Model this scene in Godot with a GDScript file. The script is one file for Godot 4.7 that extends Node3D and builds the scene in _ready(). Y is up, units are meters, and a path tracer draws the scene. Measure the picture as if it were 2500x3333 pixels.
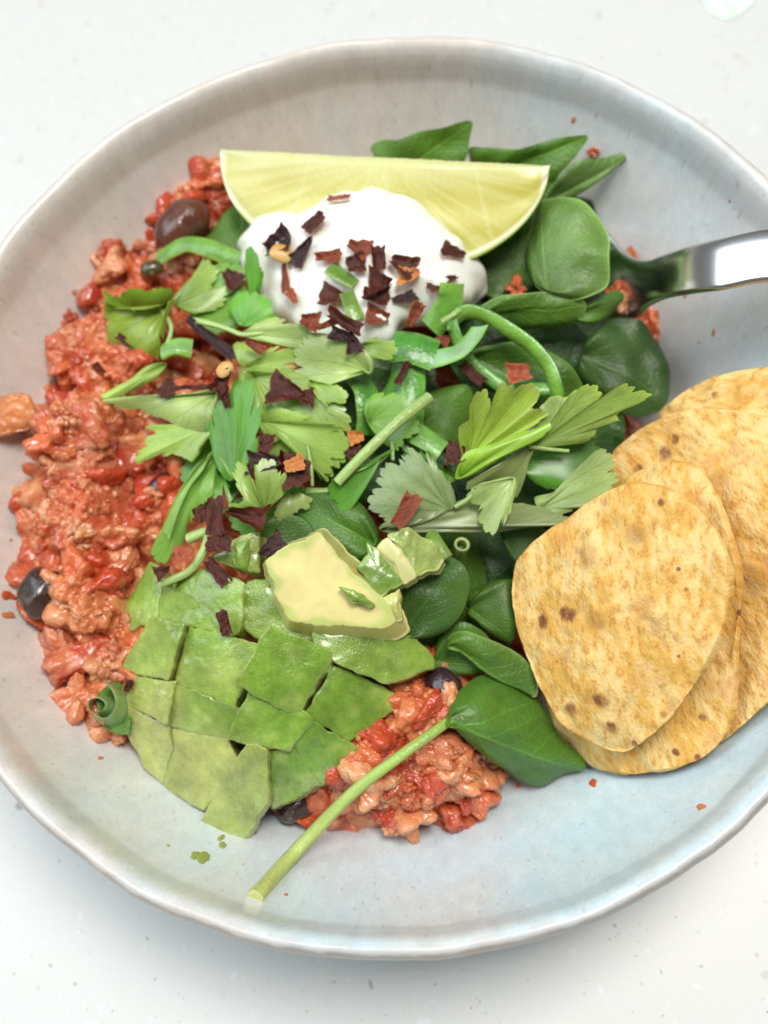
extends Node3D
# A bowl of chilli mince with avocado, greens, lime and round corn chips on a white quartz worktop.
# All lengths are written in centimetres and turned into metres by V().

var rng := RandomNumberGenerator.new()
var nz := FastNoiseLite.new()
var nc := FastNoiseLite.new()
var M := {}
var counts := {}

func V(x: float, y: float, z: float) -> Vector3:
	return Vector3(x, y, z) * 0.01

func lin(r: float, g: float, b: float) -> Color:
	return Color(r, g, b).linear_to_srgb()

func n3(p: Vector3, f: float) -> float:        # smooth noise, f cycles per centimetre
	return nz.get_noise_3dv(p * 100.0 * f)

# ------------------------------------------------------------------ mesh collector
class MB:
	var v := PackedVector3Array()
	var uv := PackedVector2Array()
	var c := PackedColorArray()
	var ix := PackedInt32Array()
	func add(p: Vector3, t := Vector2.ZERO, col := Color.WHITE) -> int:
		v.append(p); uv.append(t); c.append(col)
		return v.size() - 1
	func quad(a: int, b: int, d: int, e: int) -> void:
		ix.append_array(PackedInt32Array([a, b, d, a, d, e]))
	func tri(a: int, b: int, d: int) -> void:
		ix.append_array(PackedInt32Array([a, b, d]))
	func strip(r0: int, r1: int, n: int, wrap: bool) -> void:   # two rows of n vertices
		for i in (n if wrap else n - 1):
			var j := (i + 1) % n
			quad(r0 + i, r0 + j, r1 + j, r1 + i)
	func fan(centre: int, r: int, n: int) -> void:
		for i in n:
			tri(centre, r + (i + 1) % n, r + i)
	func volume() -> float:
		var s := 0.0
		var o := v[0]
		for k in range(0, ix.size(), 3):
			s += (v[ix[k]] - o).dot((v[ix[k + 1]] - o).cross(v[ix[k + 2]] - o))
		return s
	func mesh(closed: bool, origin: Vector3) -> ArrayMesh:
		if closed and volume() > 0.0:
			for k in range(0, ix.size(), 3):
				var t := ix[k + 1]
				ix[k + 1] = ix[k + 2]
				ix[k + 2] = t
		var nn := PackedVector3Array()
		nn.resize(v.size())
		for k in range(0, ix.size(), 3):
			var a := ix[k]
			var b := ix[k + 1]
			var d := ix[k + 2]
			var q := (v[d] - v[a]).cross(v[b] - v[a])
			nn[a] += q; nn[b] += q; nn[d] += q
		var w := PackedVector3Array()
		w.resize(v.size())
		for i in v.size():
			nn[i] = nn[i].normalized() if nn[i].length_squared() > 1e-30 else Vector3.UP
			w[i] = v[i] - origin
		var A := []
		A.resize(Mesh.ARRAY_MAX)
		A[Mesh.ARRAY_VERTEX] = w; A[Mesh.ARRAY_NORMAL] = nn; A[Mesh.ARRAY_TEX_UV] = uv
		A[Mesh.ARRAY_COLOR] = c; A[Mesh.ARRAY_INDEX] = ix
		var m := ArrayMesh.new()
		m.add_surface_from_arrays(Mesh.PRIMITIVE_TRIANGLES, A)
		return m

# ------------------------------------------------------------------ scene tree helpers
func numbered(called: String) -> String:
	counts[called] = counts.get(called, -1) + 1
	return called if counts[called] == 0 else "%s_%03d" % [called, counts[called]]

func tag(o: Node, label: String, category: String, group := "") -> Node:
	o.set_meta("label", label); o.set_meta("category", category)
	if group: o.set_meta("group", group)
	return o

func thing(called: String, label: String, category: String, at: Vector3, group := "") -> Node3D:
	var o := Node3D.new()
	o.name = numbered(called)
	o.position = at
	add_child(o)
	tag(o, label, category, group)
	return o

func part(called: String, mb: MB, mat: Material, parent: Node3D, closed := true) -> MeshInstance3D:
	var o := MeshInstance3D.new()
	var at := Vector3.ZERO
	var p: Node = parent
	while p is Node3D and p != self:
		at += (p as Node3D).position
		p = p.get_parent()
	o.mesh = mb.mesh(closed, at)
	o.material_override = mat
	o.name = called
	parent.add_child(o, true)
	return o

func solo(called: String, mb: MB, mat: Material, label: String, category: String, group := "", closed := true) -> MeshInstance3D:
	var o := MeshInstance3D.new()
	var at := Vector3.ZERO
	var low := INF
	for p in mb.v:
		at += p
		low = minf(low, p.y)
	at /= mb.v.size()
	at.y = low
	o.mesh = mb.mesh(closed, at)
	o.material_override = mat
	o.position = at
	o.name = numbered(called)
	add_child(o)
	tag(o, label, category, group)
	return o

# ------------------------------------------------------------------ curves
func cr(a: Vector3, b: Vector3, d: Vector3, e: Vector3, t: float) -> Vector3:
	return 0.5 * (2.0 * b + (d - a) * t + (2.0 * a - 5.0 * b + 4.0 * d - e) * t * t + (3.0 * b - a - 3.0 * d + e) * t * t * t)

func resample(pts: Array, n: int, closed: bool, sharp := false) -> PackedVector3Array:
	var dense := PackedVector3Array()
	var k := pts.size()
	for i in (k if closed else k - 1):
		for s in 14:
			var t := s / 14.0
			if sharp:
				dense.append((pts[i] as Vector3).lerp(pts[(i + 1) % k], t))
			elif closed:
				dense.append(cr(pts[(i + k - 1) % k], pts[i], pts[(i + 1) % k], pts[(i + 2) % k], t))
			else:
				dense.append(cr(pts[maxi(i - 1, 0)], pts[i], pts[i + 1], pts[mini(i + 2, k - 1)], t))
	dense.append(pts[0] if closed else pts[k - 1])
	var L := PackedFloat32Array([0.0])
	for i in range(1, dense.size()):
		L.append(L[i - 1] + dense[i].distance_to(dense[i - 1]))
	var out := PackedVector3Array()
	var j := 0
	for i in n:
		var want := L[-1] * i / (n if closed else n - 1)
		while j < dense.size() - 2 and L[j + 1] < want:
			j += 1
		out.append(dense[j].lerp(dense[j + 1], clampf((want - L[j]) / maxf(L[j + 1] - L[j], 1e-9), 0.0, 1.0)))
	return out

func newell(loop: PackedVector3Array) -> Vector3:
	var s := Vector3.ZERO
	var o := loop[0]
	for i in loop.size():
		s += (loop[i] - o).cross(loop[(i + 1) % loop.size()] - o)
	s = s.normalized()
	return s if s.y > 0.0 else -s

# ------------------------------------------------------------------ shapes
# A leaf blade or other thin sheet: an outline round a base point, with scalloped edge, bulge and ripple.
func sheet(mb: MB, pts: Array, base: Vector3, o := {}) -> void:
	var n: int = o.get("n", 90)
	var m: int = o.get("m", 9)
	var loop := resample(pts, n, true, o.get("sharp", false))
	var nor := newell(loop)
	var teeth: float = o.get("teeth", 0.0) * 0.019
	var tl: float = o.get("tooth", 0.21) * 0.01
	var tint: Color = o.get("tint", Color(0.1, 0.3, 0.05))
	var rim: Color = o.get("rim", tint)
	var bulge: float = o.get("bulge", 0.1) * 0.01
	var und: float = o.get("und", 0.06) * 0.01
	var uf: float = o.get("uf", 0.9)
	var polar: bool = o.get("polar", false)
	var far := loop[0]
	var reach := 0.0
	for p in loop:
		if p.distance_to(base) > reach:
			reach = p.distance_to(base); far = p
	var ax := (far - base).normalized()
	var side := nor.cross(ax).normalized()
	var shaped := loop.duplicate()
	if teeth > 0.0:
		var arc := 0.0
		for i in n:
			var p := loop[i]
			var tg := (loop[(i + 1) % n] - loop[(i + n - 1) % n]).normalized()
			var outw := tg.cross(nor).normalized()
			if outw.dot(p - base) < 0.0: outw = -outw
			arc += p.distance_to(loop[(i + n - 1) % n])
			var ph := arc / tl
			var f := pow(absf(sin(PI * ph)), 0.55) - 0.55
			var lobe := pow(absf(sin(PI * ph / 3.4 + 0.4)), 0.6) - 0.75
			var mask := clampf((p.distance_to(base) / reach - 0.3) * 2.6, 0.0, 1.0)
			var dr := (p - base).normalized()
			shaped[i] = p + dr / clampf(outw.dot(dr), 0.4, 1.0) * teeth * mask * (f * (0.75 + 0.5 * nz.get_noise_1d(ph * 9.0)) + 1.5 * lobe)
	var rows := []
	for j in m + 1:
		var t := float(j) / m
		rows.append(mb.v.size())
		for i in n + 1:
			var e := shaped[i % n]
			var p := base.lerp(e, t)
			var tt := t * shaped[i % n].distance_to(base) / maxf(loop[i % n].distance_to(base), 1e-6)   # place on the untoothed leaf
			var w := clampf(4.0 * tt * (1.0 - tt), -0.3, 1.0)
			p += nor * (bulge * w + und * n3(base.lerp(e, t), uf) * (0.25 + tt) * 1.6 + und * 0.15 * n3(base.lerp(e, t) + V(40, 0, 0), uf * 2.7))
			if j == m and o.has("lip"):
				p -= nor * o.lip * 0.01
			var q: Vector3 = p - base
			var uvp := Vector2(float(i) / n, t) if polar else Vector2(clampf(q.dot(ax) / reach, 0.0, 1.0), clampf(q.dot(side) / reach * 1.0 + 0.5, 0.0, 1.0))
			var k := 1.0 + 0.28 * n3(p, 0.7) + 0.12 * n3(p, 3.0)
			var col := tint.lerp(rim, smoothstep(0.9, 1.0, t)) * k
			mb.add(p, uvp, Color(col.r, col.g, col.b))
	for j in m:
		mb.strip(rows[j], rows[j + 1], n + 1, false)
	if o.has("hem"):                       # a thickened edge
		var h: float = o.hem * 0.01
		var prev := -1
		var first := -1
		for i in n + 1:
			var p := mb.v[rows[m] + i % n]
			var tg := (mb.v[rows[m] + (i + 1) % n] - mb.v[rows[m] + (i + n - 1) % n]).normalized()
			var u := tg.cross(nor).normalized()
			var row := mb.v.size()
			for k in 6:
				mb.add(p + (u * cos(TAU * k / 6.0) + nor * sin(TAU * k / 6.0)) * h, Vector2(0.9, 0.5), rim)
			if prev >= 0: mb.strip(prev, row, 6, true)
			prev = row

# A chunk or slice: a top face inside an outline, rounded edge, sides and an underside.
func pad(mb: MB, pts: Array, o := {}) -> void:
	var n: int = o.get("n", 72)
	var m: int = o.get("m", 8)
	var loop := resample(pts, n, true, o.get("sharp", true))
	for s in int(o.get("soften", 1)):
		var l2 := loop.duplicate()
		for i in n:
			l2[i] = loop[i] * 0.5 + (loop[(i + 1) % n] + loop[(i + n - 1) % n]) * 0.25
		loop = l2
	var nor := newell(loop)
	var cen := Vector3.ZERO
	for p in loop: cen += p / n
	for i in n: loop[i] = cen + (loop[i] - cen) * o.get("grow", 1.0)
	var dn: Vector3 = o.get("dir", -nor)
	var depth: float = o.get("depth", 1.0) * 0.01
	var bev: float = o.get("bev", 0.06) * 0.01
	var bulge: float = o.get("bulge", 0.05) * 0.01
	var na: float = o.get("na", 0.03) * 0.01
	var nf: float = o.get("nf", 1.6)
	var top: Color = o.get("top", Color.WHITE)
	var sidec: Color = o.get("side", top)
	var ks: int = o.get("ks", 4)
	var taper: float = o.get("taper", 0.0) * 0.01
	var mot: float = o.get("mottle", 0.2)
	var us: float = o.get("uv", 6.0) * 0.01
	var turn: float = o.get("turn", 0.0)
	var edge: float = o.get("ragged", 0.02) * 0.01
	var ax := (Vector3.RIGHT - nor * nor.x).normalized().rotated(nor, turn)
	var az := ax.cross(nor)
	# a plane through the rim: the middle of the top follows it, so that no creases run out to the corners
	var axz := (Vector3.RIGHT - dn * dn.x).normalized()
	var azz := axz.cross(dn)
	var sxx := 0.0; var sxz := 0.0; var szz := 0.0; var sxh := 0.0; var szh := 0.0
	for p in loop:
		var q := p - cen
		var a := q.dot(axz); var b := q.dot(azz); var h := -q.dot(dn)
		sxx += a * a; sxz += a * b; szz += b * b; sxh += a * h; szh += b * h
	var det := maxf(sxx * szz - sxz * sxz, 1e-20)
	var gx := (sxh * szz - szh * sxz) / det
	var gz := (szh * sxx - sxh * sxz) / det
	var tilt: Vector2 = o.get("tilt", Vector2.ZERO)
	var fl: float = o.get("flatten", 0.0)
	if fl > 0.0:
		for i in n:
			var q := loop[i] - cen
			loop[i] += dn * fl * (-q.dot(dn) - gx * q.dot(axz) - gz * q.dot(azz))
	var rows := []
	var under := o.get("under", sidec) as Color
	for j in m + 3 + ks:
		rows.append(mb.v.size())
		for i in n:
			var e := loop[i]
			var outd := (e - cen)
			outd -= dn * outd.dot(dn)
			outd = outd.normalized()
			e += outd * edge * (n3(e, 2.3) + 0.6 * n3(e, 6.0))
			var p: Vector3
			var col := top
			if j <= m:
				var t := sin(float(j) / m * PI / 2.0)
				p = cen.lerp(e - outd * bev, t)
				var qe := e - cen
				var extra := -qe.dot(dn) - gx * qe.dot(axz) - gz * qe.dot(azz)
				p += dn * extra * (t - pow(t, 5.0))
				if o.has("rimc"):
					col = top.lerp(o.rimc, 0.85 * smoothstep(0.78, 0.98, t + 0.14 * n3(e, 1.6)))
				p += nor * (bulge * (1.0 - t * t) + na * (n3(p, nf) + 0.55 * n3(p, nf * 2.6) + 0.3 * n3(p, nf * 6.0)))
			elif j <= m + 2:
				var b := (j - m) / 2.0 * PI / 2.0
				p = e - outd * bev * (1.0 - sin(b)) + dn * bev * (1.0 - cos(b)) + nor * na * (n3(e, nf) + 0.55 * n3(e, nf * 2.6)) * (1.0 - 0.5 * (j - m))
				col = top.lerp(sidec, 0.35 * (j - m))
			else:
				var k := float(j - m - 2) / ks
				p = e + dn * (bev + (depth - bev) * k) - outd * taper * k
				p += outd * na * 0.8 * (n3(p, nf) + 0.5 * n3(p, nf * 2.6))
				col = sidec.lerp(under, k * k)
			if o.has("surf") and j <= m + 2:      # the top follows a given height, the edge rolls off it
				var y: float = o.surf.call(p.x, p.z) + o.get("lift", 0.0) * 0.03 + tilt.dot(Vector2(p.x - cen.x, p.z - cen.z))
				p.y = y + na * (n3(p, nf) + 0.5 * n3(p, nf * 2.6) + 0.25 * n3(p, nf * 7.0)) - (0.0 if j <= m else bev * 0.4 * (j - m))
			elif o.has("surf"):
				p.y = o.surf.call(e.x, e.z) + o.get("lift", 0.0) * 0.03 + tilt.dot(Vector2(e.x - cen.x, e.z - cen.z)) - (depth * float(j - m - 2) / ks) - bev
			if o.has("grad"):
				col = col.lerp(o.grad[1], clampf(1.15 - (p - o.grad[0]).length() / (o.grad[2] * 0.01) + 0.3 * n3(p, 0.8), 0.0, 0.9))
				col = col.lerp(Color(0.40, 0.49, 0.13), clampf(0.75 * n3(p + V(9, 0, 0), 0.7) + 0.5 * n3(p, 2.2) - 0.12, 0.0, 0.4))
			var v := 1.0 + mot * (n3(p, 1.1) + 0.6 * n3(p, 3.5))
			col = col * v
			var q := p - cen
			mb.add(p, Vector2(q.dot(ax), q.dot(az)) / us + Vector2(0.5, 0.5), Color(col.r, col.g, col.b))
	for j in m + 2 + ks:
		mb.strip(rows[j], rows[j + 1], n, true)
	var b := mb.add(cen + dn * depth, Vector2(0.5, 0.5), under)
	mb.fan(b, rows[m + 2 + ks], n)

# A round stalk along a path.
func tube(mb: MB, pts: Array, r0: float, r1: float, o := {}) -> void:
	var n: int = o.get("n", 40)
	var s: int = o.get("s", 12)
	var path := resample(pts, n, false)
	var c0: Color = o.get("c0", Color.WHITE)
	var c1: Color = o.get("c1", c0)
	var flat: float = o.get("flat", 1.0)
	var groove: float = o.get("groove", 0.0)
	var hollow: float = o.get("hollow", 0.0)
	var up := Vector3.UP
	var rows := []
	var tg := Vector3.ZERO
	var u := Vector3.ZERO
	var w := Vector3.ZERO
	for j in n:
		tg = (path[mini(j + 1, n - 1)] - path[maxi(j - 1, 0)]).normalized()
		u = tg.cross(up).normalized()
		w = u.cross(tg)
		var t := float(j) / (n - 1)
		var r := lerpf(r0, r1, t) * 0.01
		rows.append(mb.v.size())
		for i in s:
			var a := TAU * i / s
			var k := 1.0 - groove * pow(absf(cos(a * 2.5)), 4.0)
			var col := c0.lerp(c1, t) * (1.0 + 0.16 * n3(path[j] * 0.3 + u * cos(a) * 0.01, 3.0) + 0.12 * cos(a * 5.0))
			mb.add(path[j] + (u * cos(a) + w * sin(a) * flat) * r * k, Vector2(float(i) / s, t), Color(col.r, col.g, col.b))
	for j in n - 1:
		mb.strip(rows[j], rows[j + 1], s, true)
	var e0: Color = o.get("end", c1)
	var f0: Color = o.get("end0", e0)
	var last := path[n - 1]
	if hollow > 0.0:
		var prev: int = rows[n - 1]
		for ring in [[hollow, 0.0], [hollow * 0.85, -0.3], [hollow * 0.6, -0.9]]:
			var row := mb.v.size()
			for i in s:
				var a := TAU * i / s
				var dark := e0 if ring[1] == 0.0 else c1
				mb.add(last + (u * cos(a) + w * sin(a) * flat) * r1 * 0.01 * ring[0] + tg * r1 * 0.01 * ring[1], Vector2(), dark)
			mb.strip(prev, row, s, true)
			prev = row
		var cc := mb.add(last - tg * r1 * 0.01, Vector2(), c1)
		mb.fan(cc, prev, s)
	else:
		var row := mb.v.size()
		for i in s:
			mb.add(mb.v[rows[n - 1] + i], Vector2(), e0)
		var cc := mb.add(last + tg * r1 * 0.0015, Vector2(), e0)
		mb.fan(cc, row, s)
	var rr := mb.v.size()
	for i in s:
		mb.add(mb.v[rows[0] + i], Vector2(), f0)
	var c2 := mb.add(path[0], Vector2(), f0 * 0.9)
	mb.fan(c2, rr, s)

# A bent strip of rectangular section: onion green, pepper.
func ribbon(mb: MB, pts: Array, width: float, thick: float, roll0: float, roll1: float, o := {}) -> void:
	var n: int = o.get("n", 44)
	var path := resample(pts, n, false)
	var outer: Color = o.get("outer", Color(0.1, 0.32, 0.04))
	var inner: Color = o.get("inner", Color(0.25, 0.45, 0.14))
	var cup: float = o.get("cup", 0.12)
	var rows := []
	for j in n:
		var t := float(j) / (n - 1)
		var tg := (path[mini(j + 1, n - 1)] - path[maxi(j - 1, 0)]).normalized()
		var s0 := tg.cross(Vector3.UP).normalized()
		var u := s0.cross(tg)
		var roll := lerpf(roll0, roll1, t)
		var s := s0 * cos(roll) + u * sin(roll)
		var k := u * cos(roll) - s0 * sin(roll)
		var w := width * 0.005 * (1.0 + 0.1 * n3(path[j], 1.3))
		rows.append(mb.v.size())
		for q in [[-1.0, 0.5], [-0.6, 1.0], [0.0, 1.0], [0.6, 1.0], [1.0, 0.5], [1.0, -0.5], [0.6, -1.0], [0.0, -1.0], [-0.6, -1.0], [-1.0, -0.5]]:
			var p: Vector3 = path[j] + s * (q[0] * w) + k * (q[1] * thick * 0.005 - cup * width * 0.01 * q[0] * q[0])
			var col: Color = (outer if q[1] > 0.4 and absf(q[0]) < 0.9 else inner) * (1.0 + 0.25 * n3(p, 2.0) + 0.12 * sin(q[0] * 9.0))
			mb.add(p, Vector2(t * 3.0, q[0]), Color(col.r, col.g, col.b))
	for j in n - 1:
		mb.strip(rows[j], rows[j + 1], 10, true)
	for r in [0, n - 1]:
		var row := mb.v.size()
		for i in 10: mb.add(mb.v[rows[r] + i], Vector2(), inner * 1.1)
		mb.fan(mb.add(path[r], Vector2(), inner * 1.1), row, 10)

# A lumpy rounded body.
func blob(mb: MB, c: Vector3, b: Basis, rad: Vector3, o := {}) -> void:
	var n: int = o.get("n", 16)
	var m: int = o.get("m", 10)
	var na: float = o.get("na", 0.2)
	var nf: float = o.get("nf", 2.0)
	var col: Color = o.get("col", Color.WHITE)
	var col2: Color = o.get("col2", col)
	var dent: float = o.get("dent", 0.0)
	var off: Vector3 = o.get("seed", Vector3.ZERO)
	var a0 := mb.v.size()
	for j in m + 1:
		var th := PI * j / m
		for i in n:
			var ph := TAU * i / n
			var d := Vector3(sin(th) * cos(ph), cos(th), sin(th) * sin(ph))
			var q := d * rad * 0.01
			var k := 1.0 + na * (n3(q + off, nf) + 0.5 * n3(q + off, nf * 2.3)) - dent * exp(-8.0 * ((d.z - 1.0) ** 2 + d.x * d.x))
			var p := c + b * (q * k)
			var g := col.lerp(col2, clampf(0.5 + 0.9 * n3(q + off * 2.0, nf * 1.4), 0.0, 1.0))
			mb.add(p, Vector2(float(i) / n, float(j) / m), g)
	for j in m:
		mb.strip(a0 + j * n, a0 + (j + 1) * n, n, true)

func flat_basis(nor: Vector3, along: Vector3) -> Basis:
	var y := nor.normalized()
	var x := (along - y * along.dot(y)).normalized()
	return Basis(x, y, x.cross(y))

# ------------------------------------------------------------------ textures and materials
func noise_tex(size: int, freq: float, kind: int, octaves: int, sd: int, ramp: Array = [], contrast := []) -> NoiseTexture2D:
	var f := FastNoiseLite.new()
	f.seed = sd
	f.noise_type = kind as FastNoiseLite.NoiseType
	f.frequency = freq
	f.fractal_octaves = octaves
	if octaves == 1: f.fractal_type = FastNoiseLite.FRACTAL_NONE
	f.cellular_return_type = FastNoiseLite.RETURN_DISTANCE
	var t := NoiseTexture2D.new()
	t.width = size; t.height = size; t.seamless = true; t.noise = f
	if ramp.size():
		var g := Gradient.new()
		g.offsets = PackedFloat32Array(contrast)
		g.colors = PackedColorArray(ramp)
		t.color_ramp = g
	return t

func mat(called: String, rough: float, o := {}) -> StandardMaterial3D:
	var m := StandardMaterial3D.new()
	m.resource_name = called
	m.roughness = rough
	m.vertex_color_use_as_albedo = o.get("vc", true)
	m.cull_mode = BaseMaterial3D.CULL_DISABLED
	if o.has("color"): m.albedo_color = o.color
	if o.has("albedo"): m.albedo_texture = o.albedo
	if o.has("spec"): m.metallic_specular = o.spec
	if o.has("bump"):
		m.heightmap_enabled = true
		m.heightmap_texture = o.bump
		m.heightmap_scale = o.get("bs", 0.03)
	if o.has("tri"):
		m.uv1_triplanar = true
		m.uv1_scale = Vector3.ONE * (100.0 / o.tri)
	if o.has("sss"):
		m.subsurf_scatter_enabled = true
		m.subsurf_scatter_strength = o.sss
	if o.has("coat"):
		m.clearcoat_enabled = true
		m.clearcoat = o.coat
		m.clearcoat_roughness = o.get("cr", 0.1)
	if o.has("back"):
		m.backlight_enabled = true
		m.backlight = o.back
	M[called] = m
	return m

func quartz_tex() -> ImageTexture:
	var S := 1024
	var im := Image.create(S, S, false, Image.FORMAT_RGB8)
	im.fill(lin(0.61, 0.62, 0.60))
	var r := RandomNumberGenerator.new()
	r.seed = 5
	var inks := [lin(0.50, 0.515, 0.48), lin(0.57, 0.60, 0.58), lin(0.665, 0.675, 0.67), lin(0.64, 0.635, 0.60), lin(0.36, 0.36, 0.32), lin(0.52, 0.45, 0.36), lin(0.25, 0.24, 0.21), lin(0.58, 0.62, 0.62)]
	for k in 5200:
		var big := r.randf()
		var a := 1.0 + 2.6 * big * big + (3.5 if big > 0.965 else 0.0)
		var b := a * r.randf_range(0.35, 0.9)
		var ang := r.randf() * PI
		var x0 := r.randf() * S
		var y0 := r.randf() * S
		var pick := r.randf()
		var ink: Color = inks[2] if pick < 0.34 else inks[3] if pick < 0.5 else inks[7] if pick < 0.66 else inks[1] if pick < 0.8 else inks[0] if pick < 0.91 else inks[4] if pick < 0.955 else inks[5] if pick < 0.98 else inks[6]
		if ink == inks[6]:
			a = minf(a, 1.8); b = a * 0.6
		var R := int(ceil(a)) + 1
		for y in range(-R, R + 1):
			for x in range(-R, R + 1):
				var u := (x * cos(ang) + y * sin(ang)) / a
				var w := (y * cos(ang) - x * sin(ang)) / b
				if absf(u) + absf(w) * 0.8 < 1.15 and u * u + w * w < 1.0:
					im.set_pixel(posmod(int(x0) + x, S), posmod(int(y0) + y, S), ink)
	return ImageTexture.create_from_image(im)

func glaze_tex() -> ImageTexture:
	var W := 2048
	var H := 384
	var im := Image.create(W, H, false, Image.FORMAT_RGB8)
	var f := FastNoiseLite.new()
	f.seed = 31; f.frequency = 1.0; f.fractal_octaves = 3
	var g := FastNoiseLite.new()
	g.seed = 8; g.frequency = 1.0; g.noise_type = FastNoiseLite.TYPE_SIMPLEX; g.fractal_type = FastNoiseLite.FRACTAL_NONE
	for x in W:
		var a := TAU * x / W
		for y in H:
			var t := float(y) / H            # 0 rim .. 1 centre of the floor
			var r := 10.0 - 10.0 * t
			var p := Vector3(cos(a) * r, t * 3.0, sin(a) * r)
			var blue := clampf(0.36 + 0.5 * f.get_noise_3dv(p * 0.16) + 0.35 * f.get_noise_3dv(p * Vector3(0.5, 1.6, 0.5)) + 0.6 * cos(a - 0.85) - 0.2 * smoothstep(0.3, 0.6, t), 0.0, 1.0)  # noise gives blue glaze streaks; swing round the bowl paints cool light right, warm shade left
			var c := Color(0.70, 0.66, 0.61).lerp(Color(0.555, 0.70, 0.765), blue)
			c *= 1.0 + 0.05 * g.get_noise_3dv(p * 2.2) + 0.05 * g.get_noise_3dv(p * 9.0)
			var speck := g.get_noise_3dv(p * 6.5 + Vector3(50, 0, 0))
			if speck > 0.86:
				c = c.lerp(Color(0.3, 0.23, 0.16), clampf((speck - 0.86) * 5.0, 0.0, 0.45))
			var edge := smoothstep(0.03, 0.006, t + 0.008 * g.get_noise_3dv(p * 1.3))
			c = c.lerp(Color(0.5, 0.42, 0.35), edge * 0.5)
			c = c.lerp(Color(0.27, 0.2, 0.15), 0.55 * smoothstep(0.0075, 0.004, t + 0.002 * g.get_noise_3dv(p * 2.0)))
			im.set_pixel(x, y, c.linear_to_srgb())
	return ImageTexture.create_from_image(im)

func chip_tex(sd: int, spots: Array) -> Array:
	var S := 512
	var im := Image.create(S, S, false, Image.FORMAT_RGB8)
	var hm := Image.create(S, S, false, Image.FORMAT_RF)
	var f := FastNoiseLite.new()
	f.seed = sd; f.frequency = 1.0; f.fractal_octaves = 4
	for y in S:
		for x in S:
			var p := Vector2(x, y) / S
			var a := f.get_noise_2d(p.x * 7.0, p.y * 3.6)
			var b := f.get_noise_2d(p.x * 26.0 + 70.0, p.y * 15.0)
			var d := f.get_noise_2d(p.x * 80.0, p.y * 62.0 + 30.0)
			var c := Color(0.68, 0.39, 0.088).lerp(Color(0.80, 0.545, 0.2), clampf(0.5 + 1.3 * a + 0.7 * b, 0.0, 1.0))
			c = c.lerp(Color(0.80, 0.60, 0.28), clampf(1.5 * b + 0.8 * d + 0.6 * a - 0.25, 0.0, 0.55))
			c = c.lerp(Color(0.5, 0.2, 0.04), clampf(-1.6 * b - 0.8 * d - 0.32, 0.0, 0.5))
			var toast := clampf(f.get_noise_2d(p.x * 5.0 + 200.0, p.y * 5.0) * 2.6 - 0.8 + 1.0 * b, 0.0, 0.7)
			c = c.lerp(Color(0.5, 0.21, 0.07), toast * 0.7)
			var h := 0.5 + 0.25 * a + 0.35 * b + 0.16 * d
			for s in spots:
				var q: Vector2 = (p - Vector2(s[0], s[1])) / (s[2] * (1.0 + 0.2 * d + 0.6 * b))
				var k := clampf(1.35 - q.length() * 1.1, 0.0, 1.0)
				c = c.lerp(Color(0.2, 0.06, 0.028), smoothstep(0.0, 0.8, k) * s[3] * clampf(0.9 + 0.9 * b + 0.3 * d, 0.0, 1.0))
				h -= 0.25 * k
			im.set_pixel(x, y, c.linear_to_srgb())
			hm.set_pixel(x, y, Color(h, h, h))
	return [ImageTexture.create_from_image(im), ImageTexture.create_from_image(hm)]

func fan_veins() -> Array:               # for herb leaves: u runs round the outline, v from stalk to edge
	var W := 1024
	var H := 256
	var im := Image.create(W, H, false, Image.FORMAT_RGB8)
	var hm := Image.create(W, H, false, Image.FORMAT_RF)
	var f := FastNoiseLite.new()
	f.seed = 12; f.frequency = 1.0
	for y in H:
		var t := (y + 0.5) / H
		for x in W:
			var u := float(x) / W * 9.0 + 0.12 * sin(t * 5.0 + floor(float(x) / W * 9.0) * 2.0)
			var w := (fposmod(u, 1.0) - 0.5)
			var line := absf(w) * t
			var v := smoothstep(0.02 - 0.01 * t, 0.004, line)
			for k in 4:
				var t0 := 0.18 + 0.2 * k + 0.03 * sin(floor(u) * 4.0 + k + signf(w) * 1.3)
				var d := absf(absf(w) - (t - t0) * 0.85 - 0.3 * maxf(t - t0, 0.0) ** 2) * t
				if t > t0:
					v = maxf(v, 0.8 * smoothstep(0.011, 0.002, d))
			var fine := f.get_noise_2d(x * 0.11, y * 0.16)
			var g := 0.97 - 0.5 * v + 0.08 * fine
			im.set_pixel(x, y, Color(g * 0.97, g, g * 0.93).clamp().linear_to_srgb())
			hm.set_pixel(x, y, Color(0.6 - 0.35 * v + 0.16 * fine, 0, 0))
	return [ImageTexture.create_from_image(im), ImageTexture.create_from_image(hm)]

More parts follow.
